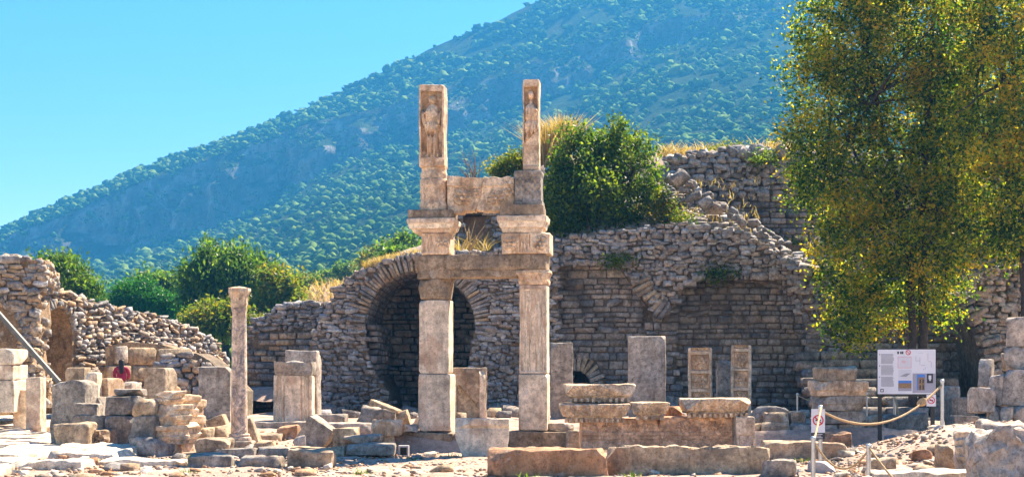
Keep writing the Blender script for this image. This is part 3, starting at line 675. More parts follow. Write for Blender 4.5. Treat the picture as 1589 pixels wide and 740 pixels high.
# ------------------------------------------------------------------ worked blocks
def block_mesh(w, dp, h, mat, seed=0, r=0.03, rough=0.013, cell=0.08, cuts=4, cutd=0.15, front=None, prof=None, shape=None, zlev=None, top=None, xlev=None):
    """a worn block, base centre at the origin, front towards -y; front(u, v) carves the front face, prof gives [(v, overhang)] mouldings"""
    rn = random.Random(seed); sv = Vector((seed * 3.17 % 97, seed * 1.71 % 89, seed * 0.93 % 83))
    def ax(L, lev=None, c=cell):
        n = int(min(90, max(2, math.ceil(L / c)))); e = min(r * 0.9, L * 0.2)
        a = sorted(set([0.0, e, L - e, L] + [L * i / n for i in range(1, n)] + ([q * L for q in lev] if lev else [])))
        o = [a[0]]
        for q in a[1:]:
            if q - o[-1] > 1e-4: o.append(q)
        return o
    zl = list(zlev or [])
    if prof:
        for v, _ in prof: zl += [min(1, max(0, v))]
    X = [q - w / 2 for q in ax(w, xlev)]; Y = [q - dp / 2 for q in ax(dp, None, max(cell, dp / 12))]; Z = ax(h, zl)
    nx, ny, nz = len(X), len(Y), len(Z); idx = {}; V = []; meta = []; Fc = []
    def vid(i, j, k):
        key = (i, j, k)
        if key not in idx: idx[key] = len(V); V.append(Vector((X[i], Y[j], Z[k]))); meta.append(key)
        return idx[key]
    for i in range(nx - 1):
        for k in range(nz - 1):
            Fc.append((vid(i, 0, k), vid(i + 1, 0, k), vid(i + 1, 0, k + 1), vid(i, 0, k + 1)))
            Fc.append((vid(i, ny - 1, k), vid(i, ny - 1, k + 1), vid(i + 1, ny - 1, k + 1), vid(i + 1, ny - 1, k)))
        for j in range(ny - 1):
            Fc.append((vid(i, j, nz - 1), vid(i + 1, j, nz - 1), vid(i + 1, j + 1, nz - 1), vid(i, j + 1, nz - 1)))
            Fc.append((vid(i, j, 0), vid(i, j + 1, 0), vid(i + 1, j + 1, 0), vid(i + 1, j, 0)))
    for j in range(ny - 1):
        for k in range(nz - 1):
            Fc.append((vid(0, j, k), vid(0, j, k + 1), vid(0, j + 1, k + 1), vid(0, j + 1, k)))
            Fc.append((vid(nx - 1, j, k), vid(nx - 1, j + 1, k), vid(nx - 1, j + 1, k + 1), vid(nx - 1, j, k + 1)))
    hw, hd = w / 2, dp / 2; pl = []
    for c in range(cuts):
        s3 = (rn.choice((-1, 1)), rn.choice((-1, -1, 1)), rn.choice((-1, 1, 1)))
        nrm = Vector((s3[0] * rn.uniform(.2, 1), s3[1] * rn.uniform(.2, 1), s3[2] * rn.uniform(.3, 1))).normalized()
        corner = Vector((s3[0] * hw, s3[1] * hd, h if s3[2] > 0 else 0)); pl.append((nrm, corner.dot(nrm) - rn.uniform(.3, 1) * cutd))
    for q, p in enumerate(V):
        i, j, k = meta[q]; o = p.copy()
        wob = noise.noise(p * 2.3 + sv); rr = min(r * (0.9 + 1.1 * wob), w * .3, dp * .3, h * .3); rr = max(rr, 0.004)
        inn = Vector((min(max(p.x, -hw + rr), hw - rr), min(max(p.y, -hd + rr), hd - rr), min(max(p.z, rr), h - rr)))
        dv = p - inn
        if dv.length > 1e-6: p = inn + dv.normalized() * rr
        if front and j == 0: p.y -= front(o.x, o.z)
        if prof:
            ov = float(np.interp(o.z / h, [a for a, _ in prof], [b for _, b in prof]))
            p.x += ov * max(-1, min(1, o.x / hw)); p.y += ov * max(-1, min(1, o.y / hd))
        if top and k == nz - 1: p.z += top(o.x, o.y)
        if shape: p = shape(p, o)
        for nrm, off in pl:
            e = p.dot(nrm) - off
            if e > 0: p -= nrm * e
        nv = noise.noise_vector(p * 1.7 + sv) * rough * 2.0 + noise.noise_vector(p * 6.5 + sv) * rough * 0.8
        V[q] = p + nv
    return mesh('block', V, Fc, mat, False)
def shade_auto(o, ang=32):
    me = o.data; me.polygons.foreach_set('use_smooth', [True] * len(me.polygons))
    bm = bmesh.new(); bm.from_mesh(me)
    for e in bm.edges:
        if len(e.link_faces) == 2 and e.calc_face_angle(0) > R(ang): e.smooth = False
    bm.to_mesh(me); bm.free(); return o
SEED = [100]
def blk(name, label, x0, y0, x1, y1, d, dp, mat='grey', cat='stone block', rz=0.0, rx=0.0, ry=0.0, group=None, down=True, parent=None, **kw):
    """a block whose front fills the given rectangle of the photograph at distance d"""
    SEED[0] += 1; s = d / F; w = (x1 - x0) * s; zb = EYE + (HY - y1) * s; zt = EYE + (HY - y0) * s; X = ((x0 + x1) / 2 - CX) * s
    gz = ground_z(X, d)
    if down and parent is None and zb > gz - .02: zb = gz - .05
    me = block_mesh(w, dp, zt - zb, M[mat], kw.pop('seed', SEED[0]), **kw)
    o = ob(name, me, None, (X, d + dp / 2, zb), (rx, ry, rz)); shade_auto(o)
    if label: tag(o, label, cat, group)
    return o
def ell(u, v, cu, cv, ru, rv, h, an=0.0, p=0.5):
    du, dv = u - cu, v - cv
    if an: c, s = math.cos(an), math.sin(an); du, dv = du * c + dv * s, dv * c - du * s
    q = 1 - (du / ru) ** 2 - (dv / rv) ** 2
    return h * q ** p if q > 0 else 0.0
def rosette(u, v, cu, cv, R_, h):
    du, dv = u - cu, v - cv; rr = math.hypot(du, dv) / R_
    if rr > 1: return 0.0
    a = math.atan2(dv, du); pet = 0.5 + 0.5 * math.cos(6 * a)
    return h * (0.9 if rr < .22 else (0.25 + 0.75 * pet) * (1 - abs(rr - .6) / .45) if rr < .95 else .5)
def ornament(u, v, per, h):                          # running scroll of leaves
    a = 2 * math.pi * u / per
    return h * (0.5 + 0.5 * math.sin(a + 3 * math.sin(v * 20))) * (0.5 + 0.5 * math.cos(a * 2 + v * 35))

# ------------------------------------------------------------------ the gateway
GD = 30.0; GS = GD / F; GZ = EYE + (HY - 668) * GS; GROT = R(-7)
gate = empty('temple_gateway', ((755 - CX) * GS, GD, GZ), GROT, 're-erected marble gateway of two pillars carrying a lintel and carved relief columns', 'gateway')
def gp(name, x0, y0, x1, y1, dp, mat, yoff=0.0, parent=None, **kw):
    w = (x1 - x0) * GS; h = (y1 - y0) * GS; SEED[0] += 1
    me = block_mesh(w, dp, h, M[mat], SEED[0], **kw)
    o = ob(name, me, parent or gate, (((x0 + x1) / 2 - 755) * GS, yoff, (668 - y1) * GS)); shade_auto(o)
    if parent: o.location = Vector(o.location) - Vector(parent.location)
    return o
def flutes(n, w, depth, v0, v1):
    def f(u, v):
        if not v0 < v < v1: return 0.0
        q = (u / w + .5) * n; t = q - math.floor(q) - .5
        if q < 0.3 or q > n - .3: return 0.0
        return -depth * max(0, 1 - (t / .42) ** 2) ** .5 if abs(t) < .42 else 0.0
    return f
# plinth under both pillars
for (a, b, c, e) in ((604, 708, 670, 712), (708, 792, 671, 712), (792, 897, 668, 706)):
    gp('plinth_block', a, c, b, e, 1.5, 'patch', 0.35, cuts=2, cutd=.06, rough=.014)
# left pillar
gp('pillar_base', 652, 580, 702, 668, 0.66, 'marble', 0, cell=.06, cuts=5, cutd=.09, rough=.006, r=.02)
gp('pillar_shaft', 653, 466, 699, 579.4, 0.62, 'marble', 0, cell=.06, cuts=5, cutd=.08, rough=.006, r=.02)
def flare(k):
    return lambda p, o: Vector((p.x * (1 + k * (o.z - .05)), p.y * (1 + k * (o.z - .05)), p.z))
gp('capital', 654, 433, 698, 465.6, 0.62, 'patch', 0, cell=.06, shape=flare(.28), cuts=2, rough=.012)
gp('capital_stub', 650, 416, 702, 433.2, 0.70, 'patch', 0, cell=.08, cuts=2, cutd=.08)
gp('lintel', 647, 397, 851, 420, 0.74, 'patch', 0, cell=.09, cuts=3, cutd=.10, rough=.014)
gp('lintel_soffit', 700.5, 419.5, 806, 431.5, 0.66, 'patch', 0, cell=.09, cuts=0, rough=.008)
# right pillar
gp('pillar_base', 808, 580, 852, 666, 0.62, 'marble', 0, cell=.06, cuts=5, cutd=.09, rough=.006, r=.02)
wv = 42 * GS
gp('pillar_shaft', 809, 444, 851, 579.4, 0.58, 'marble', 0, cell=.022, front=flutes(7, wv, .03, .06, 1.75), cuts=1, cutd=.04, rough=.005, r=.02)
cap = gp('capital', 808, 420.5, 852, 443.6, 0.60, 'carved', 0, cell=.022, prof=[(0, 0), (.25, .012), (.35, .0), (.6, .02), (.75, .05), (.8, .06), (1, .05)],
         front=lambda u, v: (0.02 * (0.5 + 0.5 * math.sin(u * 130)) if .09 < v < .19 and abs(u) < .2 else 0) + ell(u, v, .25, .17, .09, .1, .07) + ell(u, v, -.26, .17, .07, .09, .05), cuts=1, cutd=.05, rough=.006)
vo = [(0.26 + .07 * (1 - t / 16) * math.cos(t * .75), -.36, .17 + .07 * (1 - t / 16) * math.sin(t * .75)) for t in range(15)]
# left frieze, cornice
lf = gp('frieze_block', 657, 363, 701, 396.8, 0.72, 'carved', -.02, cell=.02, cuts=1, cutd=.06, rough=.006,
        front=lambda u, v: (-.025 if -.28 < u < -.02 and (u * 11.5) % 1 < .55 and .06 < v < .4 else 0) + rosette(u, v, .14, .24, .13, .06))
gp('cornice', 641, 341, 706, 363.6, 0.80, 'marble', -.02, cell=.04, prof=[(0, -.06), (.25, -.03), (.3, .02), (.62, .05), (.66, .07), (1, .08)], cuts=2, cutd=.1, rough=.01)
gp('cornice_slab', 637, 327, 706, 341.4, 0.80, 'patch', -.02, cell=.07, cuts=1, cutd=.05)
# right frieze, cornice
gp('frieze_block', 782, 364, 856, 396.8, 0.74, 'carved', -.03, cell=.02, cuts=1, cutd=.06, rough=.006,
   front=lambda u, v: rosette(u, v, -.33, .22, .14, .07) + rosette(u, v, .31, .22, .15, .07) - (.025 if -.12 < u < .12 and (u * 14) % 1 < .5 and .05 < v < .4 else 0))
gp('cornice', 780, 338, 847, 364.4, 0.80, 'marble', -.03, cell=.04, prof=[(0, -.05), (.25, -.03), (.3, .0), (.62, .03), (.66, .05), (1, .06)], cuts=1, cutd=.08, rough=.008)
gp('cornice_slab', 779, 322, 846, 338.4, 0.80, 'patch', -.03, cell=.07, cuts=1, cutd=.05)
# relief columns
def figure(w, h, flip=1, broken=0.0):
    def f(u, v):
        m = 0.04
        if abs(u) > w / 2 - m or v > h - .15 or v < .2: z = 0.0
        else: z = -0.15
        H = h - .38; b = .2; u2 = u * flip
        parts = [ell(u2, v, .0, b + H * .90, .075, .105, .15), ell(u2, v, 0, b + H * .80, .05, .08, .1),
                 ell(u2, v, 0, b + H * .66, .165, .24, .15), ell(u2, v, 0, b + H * .46, .155, .22, .15),
                 ell(u2, v, -.05, b + H * .24, .075, .40, .13), ell(u2, v, .06, b + H * .24, .075, .40, .12),
                 ell(u2, v, -.17, b + H * .62, .055, .22, .12, .2), ell(u2, v, .165, b + H * .62, .05, .2, .12, -.15),
                 ell(u2, v, -.08, b + H * .70, .14, .05, .15, .5), ell(u2, v, 0, b + H * .50, .2, .035, .14), ell(u2, v, .0, b + H * .03, .16, .09, .1)]
        z2 = max(parts)
        if z2 > 0:
            z2 += .012 * math.sin(u * 85 + 3 * math.sin(v * 4)) * (1 if v < b + H * .75 else .2) - (.06 if ell(u2, v, .03, b + H * .36, .035, .06, 1) or ell(u2, v, -.06, b + H * .37, .03, .05, 1) else 0)
            z = max(z, -.15 + z2 * 1.5)
        else: z += .012 * noise.noise(Vector((u * 14, v * 14, 2)))
        if broken and v < broken + .35 * (u / w + .5): z = -0.05 * (1 if v > .1 else 0)
        return z
    return f
lw, lh = 39 * GS, 127 * GS
gp('relief_column', 652, 133, 691, 260, 0.50, 'carved', -.02, cell=.0135, front=figure(lw, lh), cuts=2, cutd=.06, rough=.008)
def tube(name, pts, radii, mat, parent=None, sides=8, cap=True, smooth_=True):
    pts = [Vector(p) for p in pts]; n = len(pts); V = []; Fc = []
    if not hasattr(radii, '__len__'): radii = [radii] * n
    ref = Vector((0, 0, 1))
    for i, p in enumerate(pts):
        t = (pts[min(i + 1, n - 1)] - pts[max(i - 1, 0)]).normalized()
        a = t.cross(ref if abs(t.dot(ref)) < .95 else Vector((1, 0, 0))).normalized(); b = t.cross(a)
        for k in range(sides): an = 2 * math.pi * k / sides; V.append(p + (a * math.cos(an) + b * math.sin(an)) * radii[i])
    for i in range(n - 1):
        for k in range(sides): Fc.append((i * sides + k, i * sides + (k + 1) % sides, (i + 1) * sides + (k + 1) % sides, (i + 1) * sides + k))
    if cap: Fc.append(tuple(range(sides))[::-1]); Fc.append(tuple((n - 1) * sides + k for k in range(sides)))
    me = mesh(name, V, Fc, mat, smooth_); bm = bmesh.new(); bm.from_mesh(me); bmesh.ops.recalc_face_normals(bm, faces=bm.faces[:]); bm.to_mesh(me); bm.free()
    return ob(name, me, parent)
def lathe(name, prof, mat, parent=None, loc=(0, 0, 0), seg=28, wob=0.006, rel=None):
    V = []; Fc = []; n = len(prof)
    for i, (rd, z) in enumerate(prof):
        for k in range(seg):
            a = 2 * math.pi * k / seg; q = Vector((math.cos(a), math.sin(a), 0)); rr = rd + (rel(a, z) if rel else 0)
            p = q * rr + Vector((0, 0, z)); V.append(p + noise.noise_vector(p * 7 + Vector(loc)) * wob)
    for i in range(n - 1):
        for k in range(seg): Fc.append((i * seg + k, i * seg + (k + 1) % seg, (i + 1) * seg + (k + 1) % seg, (i + 1) * seg + k))
    Fc.append(tuple(range(seg))[::-1]); Fc.append(tuple((n - 1) * seg + k for k in range(seg)))
    o = ob(name, mesh(name, V, Fc, mat, True), parent, loc); return shade_auto(o, 40)
def gl(x, y): return ((x - 755) * GS, (668 - y) * GS)
x, z = gl(672, 327)
prof = [(.29, 0), (.30, .06), (.315, .10), (.31, .14), (.29, .17), (.285, .22)] + [(.285, .22 + .035 * i) for i in range(1, 9)] + [(.30, .53), (.29, .56), (.30, .60), (.29, .66), (.27, .69), (.285, .74), (.28, .80), (.26, .84), (.27, .90), (.25, .92)]
lathe('carved_drum', prof, M['carved'], gate, (x, 0.02, z), 44, .006, rel=lambda a, z: .018 * math.sin(a * 9) * math.sin(z * 26) if .22 < z < .53 else 0)
rw, rh = 25 * GS, 140 * GS
gp('relief_column', 813, 128, 838, 268, 0.36, 'carved', -.02, cell=.0135, front=figure(rw * 1.05, rh, -1, broken=.55), cuts=2, cutd=.08, rough=.008)
gp('carved_pedestal', 800, 268, 843, 322.4, 0.56, 'grey', -.02, cell=.018, cuts=1, cutd=.06, rough=.006, prof=[(0, .01), (.12, .012), (.16, -.01), (.3, -.015), (.82, -.015), (.9, .005), (1, .01)],
   front=lambda u, v: .025 * math.sin(u * 48) * math.sin(v * 40 + math.sin(u * 30)) if .22 < v < .58 else 0)
def panel_front(u, v):
    z = rosette(u, v, -.42, .42, .17, .045) + rosette(u, v, .10, .42, .2, .03) + rosette(u, v, .5, .5, .17, .04)
    if v < .22: z += .02
    if v > .66: z += .03
    return z + .012 * math.sin(u * 40 + 4 * math.sin(v * 12))
def ragged(p, o):
    low = .09 * noise.noise(Vector((o.x * 2.5, 3, 0))) + .04 * noise.noise(Vector((o.x * 9, 3, 0))) + (.10 if o.x < 0 else .14)
    k = max(0, 1 - o.z / .4); p.z += low * k - .02 * (1 - k) * math.sin(o.x * 5) + .03 * noise.noise(Vector((o.x * 7, 1, 1)))
    if o.x > .1: p.x += .16 * (o.z / .85 - .5) * (o.x - .1) / .24 + .02 * noise.noise(Vector((o.z * 9, 2, 8)))
    return p
gp('carved_panel', 695, 275, 745.4, 340, 0.34, 'carved', .02, cell=.02, front=lambda u, v: rosette(u, v, -.03, .42, .19, .10) + rosette(u, v, .27, .55, .1, .06) + (.03 if v > .66 else .0) + (.015 if v < .2 else 0), shape=ragged, cuts=2, cutd=.1, rough=.012)
gp('carved_panel', 746, 276, 800, 341, 0.34, 'carved', .035, cell=.02, front=lambda u, v: rosette(u, v, -.02, .4, .2, .09) + rosette(u, v, .25, .6, .16, .08) + (.03 if v > .7 else 0), shape=lambda p, o: Vector((p.x + (.16 * (o.z / .88 - .5) * (-.1 - o.x) / .26 + .02 * noise.noise(Vector((o.z * 9, 2, 8))) if o.x < -.1 else 0), p.y, p.z + .03 * noise.noise(Vector((o.x * 7, 4, 1))) + max(0, 1 - o.z / .5) * (.16 + .35 * max(0, o.x - .12) + .05 * noise.noise(Vector((o.x * 6, 1, 4)))))), cuts=2, cutd=.12, rough=.014)

# ------------------------------------------------------------------ street paving on the left
pav = empty('street_paving', (-9, 30, 0)); pav['kind'] = 'structure'
r = random.Random(301); y = 20.6
while y < 60:
    dy = r.uniform(.7, 1.25) * (1 if y < 34 else 1.5); x = -8.2 - (y - 20) * .13 + r.uniform(-.4, .4) - .12 * max(0, y - 34); xe = -y * .39 - 1.2
    while x > xe:
        w = r.uniform(.9, 1.9); h = .15; SEED[0] += 1
        if r.random() < .93:
            me = block_mesh(w - .05, dy - .05, h, M['slab'], SEED[0], r=.03, rough=.03, cell=.3 if y < 40 else .6, cuts=2, cutd=.16)
            o = ob('paving_slab', me, pav, (x - w / 2 + 9, y + dy / 2 - 30, ground_z(x - w / 2, y) - .09 + r.uniform(-.02, .05)), (r.gauss(0, .02), r.gauss(0, .02), r.gauss(0, .05))); shade_auto(o)
        x -= w
    y += dy

# ------------------------------------------------------------------ left cluster of blocks
D = R
ped = empty('ashlar_pedestal', tuple(W(0, 635, 39)), 0, 'sunlit pedestal of square ashlar blocks at the left picture edge', 'pedestal')
for (a, b, c, e, dd) in ((-50, 590, 21, 640, 39), (-50, 566, 20, 589.5, 39.02), (-52, 541, 21, 565.5, 39)):
    o = blk('ashlar_block', None, a, b, c, e, dd, 1.2, 'marble', rough=.01, down=False); o.parent = ped; o.location = Vector(o.location) - Vector(ped.location)
blk('stone_block', 'narrow square-cut pale block right of the left edge pedestal', 40, 586, 63, 633, 38.5, .5, 'marble', cuts=3)
blk('stone_block', 'low squat block on the paving below the leaning steel beam', 20, 604, 42, 634, 39.5, .6, 'marble')
blk('stone_block', 'narrow upright block standing against the arched niche', 101, 570, 131, 632, 38, .6, 'tan', cuts=3)
blk('stone_block', 'pale block with a bright pointed top beside the niche', 131, 578, 150, 632, 37, .5, 'marble', cuts=3, cutd=.2)
blk('stone_block', 'tall grey lichen-covered upright block with a rounded top on the street edge', 80, 593, 137, 682, 32.5, .8, 'grey', rz=D(-8), r=.09, rough=.03, cuts=2, cutd=.2, cell=.07, top=lambda u, v: .06 * math.sin(u * 5 + 1))
blk('stone_block', 'long fallen block with a knobbed broken end lying in front of the tall grey block', 84, 657, 142, 694, 30.6, .6, 'tan', rz=D(-10), r=.09, rough=.03, cuts=3, cutd=.15, cell=.06)
blk('carved_fragment', 'knobbed carved fragment at the end of the long fallen block', 140, 664, 171, 692, 30.9, .5, 'tan', 'carved stone', rz=D(-12), rough=.05, cell=.035, r=.06, front=lambda u, v: .06 * math.sin(u * 38) * math.sin(v * 30))
blk('stone_block', 'low grey block right of the tall grey block', 114, 626, 152, 646, 31.9, .5, 'grey', rz=D(-4))
blk('stone_block', 'flat grey block under the low grey block', 112, 645, 162, 678, 31.8, .6, 'grey', rz=D(-4))
blk('stone_block', 'dark shaded block standing just behind the low grey block', 137, 615, 160, 648, 33.0, .5, 'grey', rz=D(-6))
blk('stone_block', 'wide grey ashlar, upper one of the stack at street level', 162, 615, 212, 644.6, 31.4, .8, 'grey', down=False, r=.03)
blk('stone_block', 'wide grey ashlar, lower one of the stack at street level', 162, 645, 208, 684, 31.3, .8, 'grey', r=.03)
blk('stone_block', 'flat dark slab lying on the wide grey ashlars', 176, 604, 217, 614.6, 31.6, .7, 'grey', down=False)
blk('stone_block', 'square brown block below the seated visitor, its right face sunlit', 148, 587, 174, 625, 37.5, .9, 'tan', rz=D(-14))
blk('stone_block', 'grey seat block right of the visitor', 188, 592, 208, 620, 38.5, .7, 'ashlar', rz=D(-10))
blk('stone_block', 'large square brown block with sunlit right side above the carved stack', 225, 570, 262, 606, 36, .7, 'tan', rz=D(-14), r=.04)
blk('stone_block', 'rounded pale stone beneath the large square brown block', 218, 600, 268, 632, 36.2, .9, 'red', r=.1, rough=.04)
# carved entablature stack with a sunlit right face
ent = empty('entablature_stack', tuple(W(250, 708, 28.6)), 0, 'stack of moulded entablature blocks with carved sunlit right faces', 'entablature')
def ent_part(name, x0, y0, x1, y1, d, dp, mat, rz=-28, **kw):
    o = blk(name, None, x0, y0, x1, y1, d, dp, mat, rz=D(rz), down=False, **kw); o.parent = ent; o.location = Vector(o.location) - Vector(ent.location); return o
MO = [(0, 0), (.2, .01), (.25, .04), (.45, .05), (.5, .015), (.7, .02), (.78, .07), (1, .08)]
ent_part('broken_block', 202, 646, 250, 690, 28.6, .65, 'grey', -20, r=.06, rough=.04, cuts=3, cutd=.2)
ent_part('base_rock', 196, 682, 252, 712, 28.3, .7, 'ashlar', -20, r=.09, rough=.05, cuts=3, cutd=.2)
ent_part('moulded_block', 250, 660, 272, 690, 28.6, .7, 'carved', prof=MO, cell=.035, rough=.01)
ent_part('moulded_block', 251, 628, 273, 660, 28.7, .7, 'carved', prof=MO, cell=.035, rough=.01)
ent_part('moulded_block', 252, 607, 272, 628, 28.8, .6, 'carved', prof=MO, cell=.035, rough=.015, cuts=3, cutd=.15)
ent_part('rounded_block', 210, 620, 250, 647, 28.7, .7, 'tan', -20, r=.14, rough=.04, cuts=2, cutd=.2)
ent_part('moulded_block', 272, 655, 292, 689, 29.2, .6, 'carved', prof=MO, cell=.035, rough=.01)
ent_part('moulded_block', 273, 613, 290, 655, 29.3, .55, 'carved', prof=MO, cell=.035, rough=.015, cuts=2, cutd=.12)
ent_part('pilaster_base', 252, 688, 268, 713, 28.7, .5, 'carved', -28, front=lambda u, v: .02 * math.sin(u * 60), cell=.03)
ent_part('pilaster_base', 272, 688, 288, 711, 29.2, .5, 'carved', -28, front=lambda u, v: .02 * math.sin(u * 60), cell=.03)
ent_part('moulded_block', 290, 620, 302, 668, 30, .5, 'carved', -20, prof=MO, cell=.04)
blk('stone_slab', 'broad white sunlit slab lying flat before the long fallen block', 74, 698, 196, 714, 27.4, 1.3, 'slab', rz=D(4), rx=D(4), r=.03, rough=.04, cuts=3, cutd=.3)
blk('stone_slab', 'thin pale slab edge running right along the street foreground', 150, 714, 285, 722, 25.4, .7, 'slab', rough=.03, cuts=3, cutd=.2)
blk('stone_slab', 'cracked pale slab in the bottom left foreground', 10, 716, 130, 727, 24.6, .9, 'slab', rough=.04, rz=D(-3), cuts=3, cutd=.25)

# leaning steel beam
bm_ = empty('steel_beam', tuple(W(90, 588, 33)), 0, 'long grey steel beam leaning across the street wall at left', 'beam')
a, b = W(92, 592, 33), W(-60, 420, 33.5); dvec = (b - a)
q = ob('beam_rail', mesh('beam_rail', *box_faces(-.045, -.04, 0, .045, .04, dvec.length), M['oldsteel']), bm_); q.rotation_euler = dvec.to_track_quat('Z', 'Y').to_euler(); q.location = a - Vector(bm_.location)
q2 = ob('beam_flange', mesh('beam_flange', *box_faces(-.012, -.07, 0.01, .012, -.043, dvec.length - .01), M['oldsteel']), bm_); q2.rotation_euler = q.rotation_euler; q2.location = q.location

# ------------------------------------------------------------------ slender column and what stands round it
col = empty('slender_column', (W(367, 690, 29.6).x, 29.9, W(370, 692, 29.6).z), 0, 'slender veined marble column with a small worn capital standing alone', 'column')
cs = 29.6 / F
lathe('shaft', [(.175, .25), (.18, .3), (.172, .36)] + [(.172 - .022 * t / 10, .4 + 2.38 * t / 10) for t in range(11)] + [(.16, 2.82), (.165, 2.88)], M['veined'], col, (0, 0, 0), 26, .004)
lathe('capital', [(.16, 2.885), (.155, 2.92), (.17, 2.96), (.16, 3.0), (.17, 3.08), (.19, 3.16), (.215, 3.22), (.22, 3.25), (.21, 3.27), (.215, 3.30), (.12, 3.32)], M['carved'], col, (0, 0, 0), 26, .02, rel=lambda a, z: .015 * math.sin(a * 8))
lathe('base_moulding', [(.25, .10), (.26, .13), (.25, .17), (.215, .19), (.22, .23), (.205, .25)], M['veined'], col, (0, 0, 0), 26, .004)
o = ob('base_slab', block_mesh(.62, .62, .13, M['grey'], 77, rough=.01), col, (0, 0, -.03))
blk('stone_slab', 'tall grey weathered slab standing upright left of the slender column', 308, 569, 356, 668, 36, .35, 'grey', rz=D(5), r=.03, rough=.015, cuts=3, cutd=.12, cell=.07)
pil = empty('pilaster_block', tuple(W(460, 660, 36)), 0, 'fluted pilaster fragment with a weathered rounded top beside a taller slab', 'pilaster')
def sub(parent, name, *a, **kw):
    o = blk(name, None, *a, down=False, **kw); o.parent = parent; o.location = Vector(o.location) - Vector(parent.location); return o
sub(pil, 'fluted_face', 424, 582, 484, 668, 36, .55, 'marble', cell=.03, rough=.008, cuts=1, cutd=.06, front=lambda u, v: (-.035 if (.30 < abs(u) < .35 or .38 < abs(u) < .42 or .2 < abs(u) < .24) else 0.0))
sub(pil, 'weathered_top', 425, 558, 486, 583, 36, .55, 'grey', rough=.03, r=.06, cuts=2, cutd=.1, top=lambda u, v: -.9 * u * u, cell=.05)
blk('stone_slab', 'taller pale slab right behind the fluted pilaster fragment', 443, 543, 495, 668, 36.9, .4, 'ashlar', rz=D(-12), rough=.012, cuts=1)
blk('stone_kerb', 'low grey kerb running behind the slender column', 384, 654, 500, 676, 34.2, .5, 'grey', 'kerb', rough=.02)
blk('stone_block', 'block leaning against the right side of the slender column', 388, 648, 404, 690, 30.6, .5, 'tan', ry=D(-22), r=.05, rough=.03)
blk('stone_block', 'flat stone at the foot of the leaning block', 398, 672, 434, 688, 31.6, .5, 'tan', rough=.03, r=.05)
blk('stone_block', 'large grey tilted block resting on its corner right of the column', 452, 648, 496, 686, 30.0, .6, 'grey', ry=D(32), rz=D(-6), r=.02, rough=.012, cuts=1)
blk('stone_block', 'small white cube at the foot of the tilted block', 457, 676, 475, 690, 28.9, .22, 'ashlar', ry=D(-6), rz=D(10))
blk('stone_block', 'reddish stone peeping from behind the tilted block', 428, 660, 462, 676, 32, .5, 'red', rough=.04, r=.08)
blk('stone_block', 'square brown block left of the slender column', 291, 664, 326, 688, 30.2, .5, 'tan', rz=D(-6), r=.05, rough=.025)
blk('stone_block', 'wedge-shaped block beside the column base, its top slanting down left', 329, 661, 360, 684, 30.6, .5, 'tan', ry=D(-14), rz=D(-10), cuts=3, cutd=.15)
blk('stone_block', 'slanting pale block behind the wedge-shaped block', 330, 645, 358, 672, 32, .5, 'tan', ry=D(-20), cuts=3, cutd=.15)
blk('stone_block', 'pointed brown stone between the grey slab and the square brown block', 312, 648, 330, 668, 32.4, .4, 'tan', ry=D(-25), cuts=3, cutd=.15)
blk('stone_block', 'low worn rock at the left foot of the slender column', 305, 683, 352, 700, 28.5, .6, 'tan', rough=.05, r=.08, cuts=3)
blk('stone_block', 'flat stone on the right of the column base', 392, 686, 422, 695, 29.0, .5, 'tan', rough=.03, r=.04)
blk('stone_kerb', 'long kerb of grey stone below the slender column, left length', 330, 697, 395, 713, 27.6, .5, 'grey', 'kerb', rough=.02, cuts=3)
blk('stone_kerb', 'long kerb of grey stone below the slender column, middle length', 396, 695, 447, 712, 27.7, .5, 'grey', 'kerb', rough=.02, cuts=3)
blk('stone_kerb', 'short tan kerb stone ending the kerb below the column', 448, 694, 532, 708, 28.0, .5, 'tan', 'kerb', rough=.02, cuts=3)
blk('stone_block', 'oblong weathered block in the front row, leftmost of three', 289, 706, 356, 729, 25.2, .55, 'grey', r=.06, rough=.025, rz=D(3), cuts=2)
blk('stone_block', 'broken block with a split right end, middle of the front row of three', 371, 709, 437, 730, 25.0, .5, 'grey', r=.05, rough=.035, rz=D(-4), cuts=4, cutd=.16)
blk('stone_block', 'largest brown block, rightmost of the front row of three', 444, 699, 515, 729, 25.0, .6, 'tan', r=.07, rough=.03, cuts=3, cutd=.12)
# stacked beams left of the gateway
blk('stone_beam', 'long pale beam lying behind the stacked beams', 488, 656, 578, 690, 30.6, .5, 'ashlar', 'stone beam', rz=D(5), r=.03)
blk('stone_block', 'grey slab behind the tilted block', 482, 643, 537, 664, 32.4, .5, 'grey', rz=D(-5))
blk('stone_block', 'tan square block left of the stacked beams', 516, 664, 555, 694, 29.2, .5, 'tan', r=.03)
blk('stone_beam', 'thin dark beam, upper one of the two stacked beams', 530, 676, 592, 688.4, 28.6, .5, 'grey', 'stone beam', down=False, rough=.02)
blk('stone_beam', 'long beam resting on stone feet, lower one of the two stacked beams', 537, 688.6, 612, 706, 28.0, .55, 'grey', 'stone beam', down=False, r=.05, rough=.02)
blk('support_stone', 'left stone foot under the long beam', 545, 705.5, 566, 716, 28.1, .4, 'tan', 'support stone')
blk('support_stone', 'right stone foot under the long beam', 596, 705.5, 608, 714, 28.1, .4, 'tan', 'support stone')
blk('stone_block', 'stone raising the thin dark beam at its left end', 533, 687.5, 548, 700, 29.0, .35, 'tan', 'support stone')
blk('stone_block', 'stone raising the thin dark beam at its right end', 574, 687.5, 590, 700, 29.0, .35, 'tan', 'support stone')
blk('stone_block', 'grooved weathered block on a small foot beside the left pillar', 575, 651, 622, 676, 29.3, .5, 'carved', down=False, front=lambda u, v: .03 * math.sin(u * 40) if v < .18 else 0, cell=.04, r=.04)
blk('support_stone', 'small foot stone under the grooved block', 588, 675.5, 612, 700, 29.4, .35, 'tan', 'support stone')
